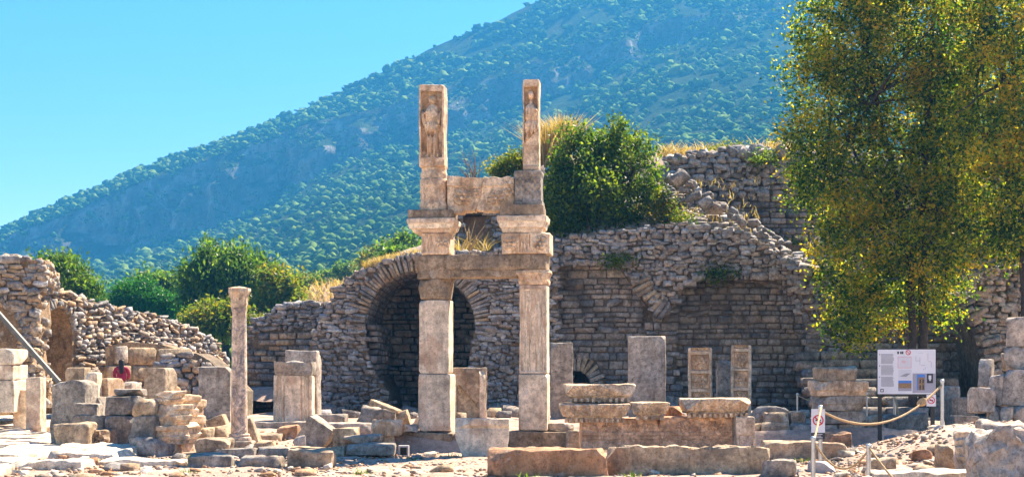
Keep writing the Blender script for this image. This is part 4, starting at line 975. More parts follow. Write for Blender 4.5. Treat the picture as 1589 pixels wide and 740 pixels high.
blk('stone_block', 'pointed triangular rock leaning behind the stacked beams', 550, 622, 596, 668, 31.8, .5, 'tan', ry=D(24), rz=D(-8), cuts=3, cutd=.2)
blk('stone_block', 'big grey rock under the pointed triangular rock', 548, 634, 606, 672, 31.0, .6, 'grey', ry=D(10), rough=.04, cuts=3, cutd=.25)
blk('stone_block', 'upright broken stone left of the pillar', 618, 637, 640, 672, 31.6, .5, 'tan', ry=D(-14), cuts=3, cutd=.2)
blk('stone_block', 'sunlit wedge stone touching the left pillar', 632, 646, 654, 676, 31.3, .5, 'ashlar', ry=D(28), cuts=2, cutd=.15)
blk('stone_block', 'white rounded stone lying on the plinth left of the pillar', 616, 661, 650, 671, 29.6, .4, 'ashlar', down=False, r=.05, rough=.03)
# floodlight frame at the plinth
fl = empty('floodlight', tuple(W(626, 708, 28.4)), 0, 'small white-framed floodlight box at the foot of the plinth', 'floodlight')
cs2 = 28.4 / F
for nm, x0, z0, x1, z1, mt in (('frame_side', -8, 0, -5.4, 17, 'concrete'), ('frame_side', 5.4, 0, 8, 17, 'concrete'), ('frame_top', -5.3, 14.4, 5.3, 17, 'concrete'), ('frame_bottom', -5.3, 0, 5.3, 2, 'concrete')):
    ob(nm, mesh(nm, *box_faces(x0 * cs2, 0, z0 * cs2, x1 * cs2, .2, z1 * cs2), M[mt]), fl)
ob('lamp_glass', mesh('lamp_glass', *box_faces(-5.3 * cs2, .12, 2.1 * cs2, 5.3 * cs2, .16, 14.3 * cs2), M['black']), fl)
# slabs around the gateway
def chamf(p, o):
    if o.z < .45: p.x *= 1 - .35 * (.45 - o.z) if o.x > 0 else 1 - .75 * (.45 - o.z)
    return p
blk('marble_slab', 'broad marble slab with a moulded top edge leaning between the two pillars', 706, 649, 790, 714, 28.2, .3, 'marble', 'marble slab', cell=.03, shape=chamf, rough=.008, cuts=1, front=lambda u, v: .03 if v > .70 else (-.02 if .62 < v < .66 else (.015 if .66 <= v else 0)))
fr = empty('relief_slab', tuple(W(730, 645, 36)), 0, 'broken framed relief slab standing in shade behind the left pillar', 'marble slab')
def broke(u, v): return -.09 if (abs(u) < .33 and v < 1.14 and v > .12 and (v < 1.05 - (u + .2) * 1.1)) else 0.0
sub(fr, 'slab', 703, 570, 755, 668, 36, .25, 'tan', cell=.03, front=broke, rough=.01, cuts=2, cutd=.15)
sub(fr, 'frame_edge', 744, 574, 753, 668, 35.86, .12, 'marble', rough=.006)
blk('stone_block', 'small block at the foot of the broken relief slab', 706, 640, 724, 668, 34, .4, 'tan')
blk('stone_slab', 'tall dark lichen-stained slab right of the fluted pillar', 855, 531, 889, 668, 38, .35, 'grey', cell=.07, cuts=2, rough=.015)
blk('stone_block', 'flat sunlit block on the plinth right of the fluted pillar', 846, 657, 892, 668, 29.7, .5, 'ashlar', down=False, rough=.02)
blk('stone_block', 'small block in the plinth gap beside the carved frieze', 879, 668, 900, 690, 29.0, .5, 'grey')
blk('stone_pier', 'broad grey stone pier with a chamfered top behind the cornice stack', 976, 521, 1034, 660, 36, .45, 'ashlar', 'stone pier', cell=.07, rough=.012, cuts=2, cutd=.16, rz=D(-5))
def coffers(u, v, n, h, w):
    k = v / h * n; t = (k - math.floor(k)) * h / n; cu, cv = 0, h / n / 2
    inn = abs(u) < w * .36 and .04 < t < h / n - .04
    return (-.10 + rosette(u, t, 0, cv, min(w * .3, h / n * .36), .08)) if inn else 0.0
for x0, y0, x1, y1, rz, lab in ((1069, 539, 1106, 656, -8, 'carved coffered post with rosettes, left one of the two behind the frieze'), (1136, 535, 1167, 656, -10, 'carved coffered post with rosettes, right and taller one behind the frieze')):
    w_, h_ = (x1 - x0) * 33 / F, (y1 - y0) * 33 / F
    blk('carved_post', lab, x0, y0, x1, y1, 33, .3, 'carved', 'carved post', rz=D(rz), cell=.022, rough=.008, cuts=2, cutd=.05, front=lambda u, v, w_=w_, h_=h_: coffers(u, v, 4, h_, w_))
blk('stone_slab', 'plain grey upright slab between the two carved posts', 1113, 558, 1140, 656, 34.2, .3, 'grey', rough=.012, cell=.08)

# ------------------------------------------------------------------ frieze and cornice stack
DENT = [(0, -.10), (.34, -.08), (.36, -.01), (.6, .03), (.9, .07), (1, .07)]
def dentils(o, w, h, dp, n, mat, z0=.02, hh=.085):
    for i in range(n):
        cx = -w / 2 + .02 + (w - .04) * (i + .5) / n; SEED[0] += 1
        ob('dentil', block_mesh(w / n * .52, .1, hh, M[mat], SEED[0], r=.012, rough=.006, cuts=0, cell=.08), o, (cx, -dp / 2 + .07, z0 - hh * .2))
def cornice(label, x0, y0, x1, y1, d, dp, rz, n, mat='cornice', **kw):
    o = blk('cornice_block', label, x0, y0, x1, y1, d, dp, mat, 'cornice', rz=D(rz), down=False, prof=DENT, cell=.035, rough=.012,
            front=lambda u, v: .018 * math.sin(u * 42 + 2 * math.sin(v * 30)) if v > .16 else 0.0, **kw)
    dentils(o, (x1 - x0) * d / F, (y1 - y0) * d / F, dp, n, mat); return o
fz = empty('carved_frieze', tuple(W(1018, 692, 27.8)), 0, 'long reddish carved frieze block with cracked front carrying the cornices', 'frieze')
def frz(u, v):
    z = -.0
    if v > .34: z += .055 * (ornament(u, v, .42, 1.0)) + rosette((u % .6) - .3, v, 0, .44, .1, .08)
    elif v > .27: z += .04
    elif v > .2: z += .02
    return z
sub(fz, 'frieze_block', 902, 649, 1024, 697, 27.8, .7, 'frieze', cell=.026, front=frz, rough=.012, cuts=2, cutd=.14)
sub(fz, 'frieze_block', 1024.4, 647, 1140, 697, 27.75, .7, 'frieze', cell=.026, front=frz, rough=.014, cuts=2, cutd=.16)
cornice('lower left cornice block with dentils, under the topmost cornice', 874, 626, 974, 656, 27.6, .75, -3, 12)
cornice('topmost cracked cornice block with dentils, white sunlit upper edge', 880, 596, 982, 624, 27.8, .7, -2, 11, cuts=3, cutd=.1)
cornice('short cornice block set in the middle of the frieze', 984, 624, 1036, 652, 27.5, .6, -4, 4)
cornice('long right cornice block with dentils, overhanging the frieze end', 1064, 618, 1164, 648, 27.4, .75, 1, 12)
blk('stone_block', 'small brown block filling the gap between two cornices', 1035, 630, 1060, 652, 28.1, .5, 'red', down=False)
blk('relief_block', 'small grey block with a framed relief at the right end of the frieze', 1141, 646, 1172, 692, 27.4, .35, 'ashlar', 'carved stone', rz=D(4), cell=.025, cuts=1, rough=.006, front=lambda u, v: (-.03 + rosette(u, v, 0, .25, .09, .03)) if abs(u) < .13 and .1 < v < .5 else 0)
# kerb blocks in the foreground
blk('stone_block', 'large rounded brown block at bottom centre, left of the long slab', 758, 697, 942, 742, 22.8, .6, 'red', rz=D(3), r=.03, rough=.026, cuts=7, cutd=.22, cell=.03, seed=411)
blk('stone_slab', 'long low broken slab with a white sunlit upper edge along the front', 944, 694, 1196, 738, 23.4, .55, 'tan', rz=D(-4), r=.025, rough=.028, cuts=8, cutd=.18, cell=.03, top=lambda u, v: (-.06 if noise.noise(Vector((u * 2.4, v * 3, 5))) > .12 else 0) + .02 * noise.noise(Vector((u * 9, v * 9, 5))))
blk('stone_kerb', 'low kerb running right from the long slab towards the rope posts', 1188, 686, 1312, 704, 26.2, .5, 'tan', 'kerb', rough=.03, cuts=3)
# blocks between the frieze and the stack
for x0, y0, x1, y1, d, mt, lab in (
    (1172, 632, 1226, 660, 31, 'grey', 'dark rounded block right of the small relief block'),
    (1190, 641, 1226, 657, 30.2, 'tan', 'small pale rounded stone in front of the dark rounded block'),
    (1228, 637, 1252, 660, 30.4, 'tan', 'carved square stone with a grooved face left of the layered stack'),
    (1184, 657, 1226, 674, 30, 'tan', 'tan block, left one of the lower row beside the stack'),
    (1170, 658, 1186, 676, 30.1, 'tan', 'narrow end block of the lower row beside the frieze relief'),
    (1229, 658, 1262, 675, 30, 'grey', 'grey block, right one of the lower row beside the stack'),
    (1172, 674, 1240, 690, 29.9, 'tan', 'wide base slab under the lower row of blocks'),
    (1282, 671, 1322, 688, 28.6, 'red', 'reddish base block in front of the layered stack')):
    blk('stone_block', lab, x0, y0, x1, y1, d, .5, mt, r=.06, rough=.03)
stk = empty('layered_stack', tuple(W(1306, 684, 30)), 0, 'stack of moulded blocks with a sunlit top left of the information board', 'stone stack')
for nm, x0, y0, x1, y1, mt, kw in (
    ('top_block', 1271, 569, 1330, 590, 'tan', dict(r=.05, rough=.03, cuts=3, cutd=.1)),
    ('moulded_block', 1268, 590.3, 1344, 614, 'carved', dict(prof=[(0, 0), (.3, .02), (.4, .05), (1, .05)], cell=.04, front=lambda u, v: .02 * math.sin(u * 50) if v > .1 else 0)),
    ('layer_block', 1271, 614.3, 1343, 638, 'grey', dict(prof=[(0, 0), (.4, .0), (.5, .03), (1, .03)], cell=.05)),
    ('layer_block', 1274, 638.3, 1347, 658, 'grey', dict(prof=[(0, .02), (.5, .0), (1, .0)], cell=.05)),
    ('layer_block', 1270, 658.3, 1300, 676, 'grey', {}), ('layer_block', 1302, 658.3, 1346, 676, 'tan', {}), ('base_block', 1266, 676.3, 1348, 696, 'grey', {})):
    sub(stk, nm, x0, y0, x1, y1, 30, .7, mt, **kw)

# ------------------------------------------------------------------ right side
aw = wall_thing('ashlar_wall', 'near wall of large pale squared blocks at the right picture edge', tuple(W(1560, 655, 29)))
for x0, y0, x1, y1, d, rz in ((1517, 601, 1543, 640, 28.6, 8), (1528, 557, 1546, 600, 29.4, -30), (1546, 582, 1568, 630, 28.8, -30), (1568, 573, 1606, 629, 28.6, -30), (1562, 548, 1570, 573, 29.4, -30), (1571, 538, 1610, 572, 28.9, -30), (1573, 490, 1612, 538, 28.9, -30), (1538, 631, 1560, 660, 28.7, -25), (1561, 630, 1581, 660, 28.5, -25), (1581, 629, 1606, 660, 28.4, -25)):
    sub(aw, 'ashlar_block', x0, y0, x1, y1, d, .55, 'ashlar', rz=D(rz), r=.035, rough=.02)
blk('stone_slab', 'reddish slab tilted up like a blade in the right rubble', 1490, 656, 1506, 698, 24.6, .25, 'red', ry=D(34), r=.03, rough=.03, cuts=3)
blk('stone_block', 'big layered grey boulder with a flat sunlit top at lower right', 1498, 668, 1556, 712, 22.6, .9, 'ashlar', rz=D(-18), r=.05, rough=.05, cuts=4, cutd=.2, cell=.05, front=lambda u, v: .04 * math.sin(v * 42))
blk('stone_block', 'pale honeycombed boulder in the bottom right corner', 1522, 676, 1620, 760, 20.4, .8, 'ashlar', rz=D(-14), r=.14, rough=.09, cuts=3, cutd=.25, cell=.035, front=lambda u, v: .07 * noise.noise(Vector((u * 9, v * 9, 3))))
blk('stone_block', 'flat ledge stone on the right bank above the corner boulder', 1530, 655, 1600, 680, 23.2, .8, 'ashlar', rz=D(-10), r=.05, rough=.04, cuts=3, down=False)
blk('stone_block', 'grey upright rock beside the tilted reddish slab', 1458, 688, 1484, 716, 23.8, .35, 'tan', r=.06, rough=.05, cuts=3)
blk('stone_slab', 'long white sunlit slab edge in the right foreground behind the rope', 1358, 732, 1520, 746, 21.8, .5, 'slab', r=.03, rough=.03)
blk('stone_block', 'dark boulder under the information board between its legs', 1376, 642, 1442, 688, 31.4, .7, 'grey', r=.12, rough=.06, cuts=3, cutd=.2)
blk('stone_block', 'pale broken block left of the information board leg', 1350, 645, 1378, 682, 31.2, .5, 'tan', ry=D(-16), cuts=3, cutd=.2)
blk('concrete_foot', 'concrete foot of the rope post right of the board', 1452, 660, 1486, 680, 27.4, .35, 'concrete', 'post base')
blk('stone_block', 'blue-grey trough-like block by the foot of the ashlar wall', 1484, 646, 1530, 668, 30.2, .5, 'grey')
blk('stone_block', 'dark block on the steps right of the board, upper one', 1466, 600, 1492, 628, 33, .5, 'grey', rough=.03, down=False)
blk('stone_block', 'dark block on the steps right of the board, lower one', 1476, 618, 1515, 655, 32.4, .6, 'grey', rough=.03)
blk('concrete_foot', 'square concrete foot at the bottom right of the warning sign', 1260, 717, 1298, 745, 23.6, .4, 'concrete', 'post base')
blk('stone_block', 'grey angular rock on the bare ground left of the warning sign', 1184, 716, 1236, 744, 22.6, .4, 'grey', r=.05, rough=.04, cuts=3, cutd=.14)
blk('stone_block', 'brown boulder behind the short steel post', 1352, 712, 1392, 734, 23.6, .4, 'tan', r=.1, rough=.05, cuts=3)
blk('stone_block', 'reddish boulder in the middle of the right bank', 1414, 700, 1444, 716, 25.0, .4, 'red', r=.08, rough=.05, cuts=3)

# information board
sg = empty('information_board', tuple(W(1407, 684, 29.2)), R(-9), 'large white information board with texts, plans and photographs on black legs', 'sign board')
ss = 29.2 / F
def sq(name, x0, y0, x1, y1, mat, parent, yo, th=.004):     # flat print, in pixels of the board
    sh = (x0 + x1) / 2 - 1407
    return ob(name, mesh(name, *box_faces((x0 - 1407) * ss, yo - th, (684 - y1) * ss, (x1 - 1407) * ss, yo, (684 - y0) * ss), M[mat]), parent)
bd = sq('board', 1363, 542, 1450, 611, 'white', sg, .0, .03)
sq('board_back', 1362, 540.5, 1452, 612, 'black', sg, .05, .045)
for x in (1366.5, 1446): sq('leg', x - 3, 612.5, x + 3, 692, 'black', sg, .06, .07)
sq('rail', 1370, 612.3, 1443, 615, 'black', sg, .05, .03)
r = random.Random(71)
for y0, n in ((549, 9), (566.5, 9), (584, 9)):
    for k in range(n): sq('text_line', 1368, y0 + k * 1.75, 1368 + r.uniform(17.5, 19.5), y0 + k * 1.75 + 1.0, 'inkgrey', bd, -.0325, .002)
    sq('bullet', 1365.4, y0, 1366.6, y0 + 1.4, 'inkdark', bd, -.0325, .002)
sq('mark', 1367, 603, 1372, 608, 'inkdark', bd, -.0325, .002); sq('mark_inner', 1368, 604, 1371, 607, 'inkpale', bd, -.035, .002)
sq('letter', 1392.5, 545, 1395, 549, 'inkdark', bd, -.0325, .002); sq('letter', 1397, 545, 1399, 549, 'inkdark', bd, -.0325, .002); sq('letter', 1399.6, 545, 1401.6, 549, 'inkdark', bd, -.0325, .002)
for i in range(16):
    a = 2 * math.pi * i / 16; cx, cy = 1409, 546.6
    sq('ring_piece', cx + 3.4 * math.cos(a) - .6, cy + 3.4 * math.sin(a) - .6, cx + 3.4 * math.cos(a) + .6, cy + 3.4 * math.sin(a) + .6, 'inkred', bd, -.0325, .002)
for i in range(7): sq('bar_piece', 1406.6 + i * .7, 544.6 + i * .6, 1407.6 + i * .7, 545.6 + i * .6, 'inkred', bd, -.0325, .002)
sq('plan', 1393, 553, 1414, 571, 'inkpink', bd, -.0325, .002); sq('plan_paper', 1394.2, 554.2, 1412.8, 569.8, 'inkpale', bd, -.035, .002); sq('plan_mark', 1399, 559, 1405, 563, 'inkpink', bd, -.0375, .002)
sq('plan', 1394, 573, 1414, 588, 'inkpale', bd, -.0325, .002)
for i in range(7): sq('plan_line', 1397 + i * 1.4, 583 - i * .7, 1406 + i * 1.0, 583.6 - i * .7 + (i % 2), 'inkgrey', bd, -.0348 - .0004 * i, .0015)
sq('photo', 1394, 590, 1414, 606, 'inkblue', bd, -.0325, .002); sq('photo_ruin', 1394.2, 594, 1413.8, 605.8, 'inkbrown', bd, -.035, .002); sq('photo_ground', 1394.4, 602, 1413.6, 605.6, 'inkmid', bd, -.0375, .002)
sq('photo_panel', 1415.5, 579, 1449.5, 609, 'inkmid', bd, -.0325, .002)
sq('photo', 1422, 580.5, 1434, 605, 'inkblue', bd, -.035, .002); sq('photo_ruin', 1424, 585, 1433.6, 604.8, 'inkbrown', bd, -.0375, .002)
for q in (1426, 1430.4): sq('photo_arch', q, 588, q + 1.8, 594, 'inkdark', bd, -.040, .002); sq('photo_arch', q, 597, q + 1.8, 604, 'inkdark', bd, -.040, .002)
sq('portrait', 1437, 579.5, 1446, 594, 'inkdark', bd, -.035, .002); sq('portrait_bust', 1439.5, 582, 1443.6, 588, 'inkpale', bd, -.0375, .002); sq('portrait_bust', 1440.4, 588.2, 1442.8, 590.4, 'inkpale', bd, -.0375, .002)
for i, (x0, y0, x1, y1) in enumerate(((1420, 552, 1421, 560), (1421, 559, 1426, 560), (1426, 554, 1427, 566), (1428, 566, 1434, 567), (1431, 572, 1433, 574), (1434, 570, 1435, 573), (1438, 548, 1439, 560), (1439, 560, 1443, 561), (1443, 561, 1444, 570), (1424, 547, 1432, 547.7))): sq('map_line', x0, y0, x1, y1, 'inkfaint', bd, -.0325, .002)

# rope posts, ropes and warning plates
def post(label, x, ytop, ybot, d, rad=.035, base=True):
    p = W(x, ybot, d); gz = ground_z(p.x, d) - .03; zt = W(x, ytop, d).z
    t = empty('rope_post', (p.x, d, min(gz, p.z)), 0, label, 'rope post', 'steel posts of the rope barrier'); h = zt - min(gz, p.z)
    lathe('tube', [(rad, 0), (rad, h - .06)], M['steel'], t, (0, 0, 0), 18, 0)
    lathe('cap', [(rad + .008, h - .06), (rad + .010, h - .03), (rad + .006, h - .01), (rad * .6, h)], M['steel'], t, (0, 0, 0), 18, 0)
    if base: lathe('foot_plate', [(.09, 0.0), (.09, .05), (.05, .06)], M['steel'], t, (0, 0, 0), 18, 0)
    return t
post('nearest short steel post in front of the warning plate', 1262, 676, 752, 22.3)
post('steel post carrying the no-entry plate left of the long rope', 1273, 628, 722, 24.6)
post('short steel post at the bottom edge, right of the warning plate', 1348, 688, 755, 22.0)
post('steel post right of the information board where the long rope ends', 1462, 588, 668, 27.6)
post('thin far post left of the layered stack', 1237, 609, 660, 33.5, .02, False)
post('thin far post just right of the layered stack', 1345, 608, 660, 33.5, .02, False)
post('weathered post behind the information board', 1388, 612, 660, 33, .035, False)
def rope(label, a, b, sag, rad=.017, n=36, mat='rope'):
    pts = []; rs = []
    for i in range(n + 1):
        t = i / n; p = a.lerp(b, t); p.z -= sag * 4 * t * (1 - t); pts.append(p); rs.append(rad * (1 + .12 * math.sin(i * 2.2)))
    o = tube('barrier_rope', pts, rs, M[mat], None, 8); tag(o, label, 'rope', 'ropes of the barrier'); return o
rope('thick tan rope sagging from the no-entry plate to the post right of the board', W(1273, 636, 24.6), W(1462, 596, 27.6), .47, .021)
rope('tan rope sagging between the two nearest short posts', W(1262, 682, 22.3), W(1348, 697, 22.0), .37)
rope('tan rope running down to the bottom edge from the short post', W(1348, 693, 22.0), W(1420, 775, 20.6), .05)
rope('tan rope end hanging over the no-entry plate to the nearest post', W(1274, 632, 24.56), W(1263, 684, 22.34), .03, .017, 14)
rope('thin far rope between the layered stack and the left far post', W(1237, 612, 33.5), W(1272, 622, 32), .05, .012, 14)
rope('thin far rope passing behind the information board', W(1345, 612, 33.5), W(1388, 616, 33), .12, .016, 14)
rope('slack rope end hanging at the weathered post behind the board', W(1388, 615, 33), W(1396, 652, 32.6), -.05, .02, 12)
kn = lathe('rope_knot', [(.0, -.09), (.06, -.07), (.085, -.02), (.08, .03), (.05, .08), (.0, .09)], M['rope'], None, tuple(W(1431, 624.5, 27.1)), 14, .03); tag(kn, 'knot in the thick tan rope below the information board', 'knot')
def plate(label, x0, y0, x1, y1, d, rz, dark):
    s = d / F; w = (x1 - x0) * s; h = (y1 - y0) * s; p = W((x0 + x1) / 2, y1, d)
    t = empty('warning_sign', tuple(p), R(rz), label, 'warning sign')
    ob('plate', mesh('plate', *box_faces(-w / 2, -.006, h * dark, w / 2, .006, h), M['white']), t)
    if dark:
        ob('caption_plate', mesh('caption_plate', *box_faces(-w / 2, -.006, 0, w / 2, .006, h * dark - .004), M['inkdark']), t)
        for k in range(3): ob('caption_line', mesh('caption_line', *box_faces(-w * .32, -.0095, h * dark * (.2 + .25 * k), w * (.32 - .1 * (k % 2)), -.0065, h * dark * (.2 + .25 * k) + h * .02), M['inkpale']), t)
    cz = h * (dark + (1 - dark) * .52); ro = w * .40; ri = w * .31; V = []; Fc = []
    for k in range(28):
        a = 2 * math.pi * k / 28
        for rr, yy in ((ri, -.007), (ro, -.007), (ro, -.010), (ri, -.010)): V.append((rr * math.cos(a), yy, cz + rr * math.sin(a)))
    for k in range(28):
        for q in range(4): Fc.append((k * 4 + q, k * 4 + (q + 1) % 4, ((k + 1) % 28) * 4 + (q + 1) % 4, ((k + 1) % 28) * 4 + q))
    ob('red_ring', mesh('red_ring', V, Fc, M['inkred']), t)
    b = ob('red_bar', mesh('red_bar', *box_faces(-ri, -.0125, -w * .045, ri, -.0105, w * .045), M['inkred']), t); b.location = (0, 0, cz); b.rotation_euler = (0, R(45), 0)
    c = ob('black_symbol', mesh('black_symbol', *box_faces(-ri * .62, -.0095, -w * .05, ri * .62, -.0065, w * .05), M['inkdark']), t); c.location = (0, 0, cz)
plate('white plate with a red no-entry ring on the steel post', 1259, 634, 1280, 681, 24.5, -4, .22)
plate('small white plate with a red no-entry ring tilted under the board', 1438, 612, 1452, 630, 28.6, -9, 0.0)

# ------------------------------------------------------------------ plants
def leaf_mesh(name, C, size, mat, rng, up=0.0, narrow=0.55):
    n = len(C); a = rng.normal(size=(n, 3)); a[:, 2] += up * 1.5; a /= np.linalg.norm(a, axis=1)[:, None]
    b = rng.normal(size=(n, 3)); b -= a * (a * b).sum(1)[:, None]; b /= np.linalg.norm(b, axis=1)[:, None]
    c = np.cross(a, b); s = size * rng.uniform(.6, 1.35, n)[:, None]
    P = np.stack([C - a * s * .5, C + b * s * narrow * .5 + c * s * .08, C + a * s * .5, C - b * s * narrow * .5 + c * s * .08], 1).reshape(-1, 3)
    return npmesh(name, P, np.arange(n * 4).reshape(-1, 4), mat)
def crown_points(lobes, n_cl, per, spread, rng, shell=0.55):
    vol = np.array([l[3] * l[4] * l[5] for l in lobes]); vol = vol ** .8; vol /= vol.sum(); C = []
    for k in rng.choice(len(lobes), n_cl, p=vol):
        x, y, z, rx, ry, rz = lobes[k]; d = rng.normal(size=3); d /= np.linalg.norm(d); q = rng.uniform(shell ** 3, 1.0) ** (1 / 3) if rng.rand() < .8 else rng.rand()
        if rng.rand() < .12: q *= rng.uniform(1.05, 1.3)
        C.append((x + d[0] * rx * q, y + d[1] * ry * q, z + d[2] * rz * q))
    C = np.array(C); m = rng.randint(int(per * .5), int(per * 1.5), n_cl); idx = np.repeat(np.arange(n_cl), m)
    g = rng.normal(size=(len(idx), 3)) * spread * rng.uniform(.6, 1.3, n_cl)[idx][:, None]; g[:, 2] *= .8
    return C, C[idx] + g
def lobes_px(L, d, depth=1.0):
    s = d / F; return [(W(x, y, d).x, d + dy, W(x, y, d).z, rx * s, (rx + ry) / 2 * s * depth, ry * s) for x, y, rx, ry, dy in L]
def plant(name, label, cat, base, stems, L, d, n_cl, per, spread, size, mat, seed, limbs=24, group=None, depth=1.0, up=0.0, bark='bark', narrow=.55, mats2=None):
    rng = np.random.RandomState(seed); t = empty(name, base, 0, label, cat, group); off = -Vector(base)
    lob = lobes_px(L, d, depth)
    for (x, y, z, rx, ry, rz) in list(lob):
        for q in range(3):
            dd = rng.normal(size=3); dd[2] = abs(dd[2]) * 1.2 - .3; dd /= np.linalg.norm(dd); f = rng.uniform(.22, .42); lob.append((x + dd[0] * rx * 1.0, y + dd[1] * ry, z + dd[2] * rz * 1.02, rx * f, ry * f, rz * f * 1.25))
    C, P = crown_points(lob, n_cl, per, spread, rng)
    cr = ob('crown', leaf_mesh('crown', P, size, M[mat], rng, up, narrow), t); cr.location = off
    k = 0; tips = []
    for pts, r0, r1 in stems:
        pts = [Vector(p) for p in pts]; fine = []
        for i in range(len(pts) - 1):
            for q in range(5): f = q / 5; fine.append(pts[i].lerp(pts[i + 1], f) + noise.noise_vector(Vector((i, f * 3, seed))) * .06 * (1 if i + q else 0))
        fine.append(pts[-1]); n = len(fine)
        o = tube('trunk', fine, [r0 + (r1 - r0) * i / (n - 1) for i in range(n)], M[bark], t, 8); o.location = off; tips.append(fine)
    if limbs and tips:
        for k in range(limbs):
            fine = tips[rng.randint(len(tips))]; a = fine[rng.randint(len(fine) // 3, len(fine))]; c = Vector(C[rng.randint(len(C))])
            if (c - a).length > 4.0: continue
            pts = []
            for i in range(7):
                f = i / 6; p = a.lerp(c, f); p.z += .25 * math.sin(f * 2) * (c - a).length * .3; pts.append(p + noise.noise_vector(Vector((k, f * 4, seed))) * .12 * f)
            o = tube('limb', pts, [.05 * (1 - i / 7) + .008 for i in range(7)], M[bark], t, 6); o.location = off
    return t
b0 = W(1424, 655, 39.5)
T = lambda x, y, d=39.5: W(x, y, d)
plant('leafy_tree', 'large tree with yellowing leaves and two dark trunks behind the information board', 'tree', (b0.x, 39.5, .3),
      [([T(1417, 662), T(1416, 540), T(1413, 430), T(1400, 330), T(1372, 200), T(1340, 80), T(1325, -40)], .135, .03), ([T(1433, 662), T(1433, 520), T(1430, 430), T(1432, 330), T(1440, 180), T(1448, 40), T(1450, -60)], .15, .03), ([T(1406, 370), T(1370, 300), T(1320, 230), T(1285, 150)], .06, .02), ([T(1432, 400), T(1470, 330), T(1500, 300)], .06, .02)],
      [(1310, 40, 78, 110, 0), (1290, 150, 66, 80, .3), (1262, 245, 48, 60, 0), (1300, 300, 66, 80, -.3), (1312, 400, 62, 70, 0), (1328, 490, 44, 58, .2), (1420, 60, 90, 120, .5), (1425, 220, 95, 110, 0), (1415, 350, 88, 85, -.4), (1392, 455, 52, 55, .3), (1466, 455, 30, 65, 0), (1370, -40, 110, 55, 0), (1485, 200, 45, 110, .6), (1488, 330, 45, 60, .4), (1490, 60, 45, 90, .6)],
      39.5, 1500, 68, .24, .113, 'leaf_tree', 501, 46)
b1 = W(1580, 640, 37)
plant('leafy_tree', 'darker second tree leaning in at the right picture edge', 'tree', (b1.x, 37, .4),
      [([W(1592, 660, 37), W(1590, 450, 37), W(1582, 300, 37), W(1574, 120, 37), W(1560, -40, 37)], .13, .03), ([W(1586, 330, 37), W(1545, 240, 37), W(1510, 190, 37)], .06, .02), ([W(1578, 180, 37), W(1540, 60, 37), W(1520, -30, 37)], .05, .02)],
      [(1530, 60, 62, 100, 0), (1585, 120, 70, 110, .4), (1520, 210, 55, 75, -.3), (1570, 290, 60, 80, 0), (1545, 372, 62, 45, .2), (1612, 390, 40, 40, 0), (1560, -40, 80, 45, 0), (1640, 240, 60, 140, 0)],
      37, 700, 64, .24, .11, 'leaf_tree', 502, 26)
# bush on the rubble slope
bb = W(945, 372, 46.4)
plant('round_bush', 'big round dark green bush growing on the rubble slope above the vaults', 'bush', (bb.x, 46.4, bb.z),
      [([W(940, 385, 46.4), W(935, 330, 46.4), W(925, 270, 46.4)], .08, .03), ([W(950, 385, 46.4), W(965, 320, 46.4), W(985, 260, 46.4)], .07, .02)],
      [(895, 250, 34, 40, 0), (915, 222, 20, 24, 0), (945, 232, 36, 36, .3), (955, 200, 14, 18, 0), (980, 255, 34, 44, 0), (990, 215, 14, 18, .2), (872, 300, 26, 40, -.3), (930, 300, 52, 50, -.5), (1006, 288, 18, 34, 0), (1022, 262, 8, 12, 0), (900, 350, 40, 30, -.4), (960, 340, 36, 26, -.2), (880, 225, 12, 18, 0)],
      46.4, 400, 52, .2, .13, 'leaf_dark', 503, 20, up=.6)
plant('scrub_bush', 'small dark shrub at the left end of the rubble slope', 'bush', tuple(W(865, 372, 45.6)), [([W(866, 380, 45.6), W(866, 350, 45.6)], .03, .01)],
      [(862, 330, 14, 34, 0), (880, 352, 18, 22, 0)], 45.6, 90, 50, .18, .11, 'leaf_dark', 504, 6)
plant('scrub_bush', 'thin olive shrub right of the big round bush', 'bush', tuple(W(1035, 352, 46)), [([W(1035, 360, 46), W(1034, 325, 46)], .03, .01)],
      [(1034, 330, 18, 20, 0), (1020, 312, 12, 16, 0)], 46, 60, 40, .18, .09, 'leaf_gold', 505, 6)
plant('scrub_bush', 'golden leafed shrub behind the right relief column', 'bush', tuple(W(792, 285, 49)), [([W(792, 290, 49), W(790, 260, 49)], .03, .01)],
      [(795, 258, 22, 18, 0), (775, 266, 12, 10, 0), (808, 246, 12, 14, 0)], 49, 90, 50, .16, .10, 'leaf_gold', 506, 6)
plant('scrub_bush', 'dark ivy growing along the foot of the brick terrace wall', 'bush', tuple(W(1225, 392, 48.6)), [([W(1225, 398, 48.6), W(1222, 384, 48.6)], .02, .01)],
      [(1205, 383, 14, 9, 0), (1228, 388, 18, 10, 0)], 48.6, 50, 50, .15, .09, 'leaf_dark', 507, 0)
for i, (x, y, rx, ry, d, mt, lab) in enumerate(((1122, 426, 26, 7, 44.0, 'leaf_dark', 'dark weeds clinging above the right vault bay'), (966, 404, 24, 5, 44.1, 'leaf_dark', 'dark weeds over the top of the left vault bay'),
        (1062, 344, 15, 9, 46.2, 'leaf_gold', 'dry brown shrub in the middle of the rubble slope'), (1130, 230, 30, 6, 50.6, 'leaf_gold', 'brown shrub in the grass on top of the terrace wall'), (905, 385, 24, 12, 44.6, 'leaf_dark', 'low dark weeds under the big round bush'), (1186, 246, 18, 6, 49.0, 'leaf_dark', 'dark shrub hanging over the terrace wall near the tree'))):
    plant('scrub_bush', lab, 'bush', tuple(W(x, y + ry, d)), [([W(x, y + ry, d), W(x, y, d)], .02, .01)], [(x, y, rx, ry, 0), (x - rx * .6, y + 3, rx * .6, ry * .6, 0)], d, 34, 22, .16, .085, mt, 700 + i, 0)
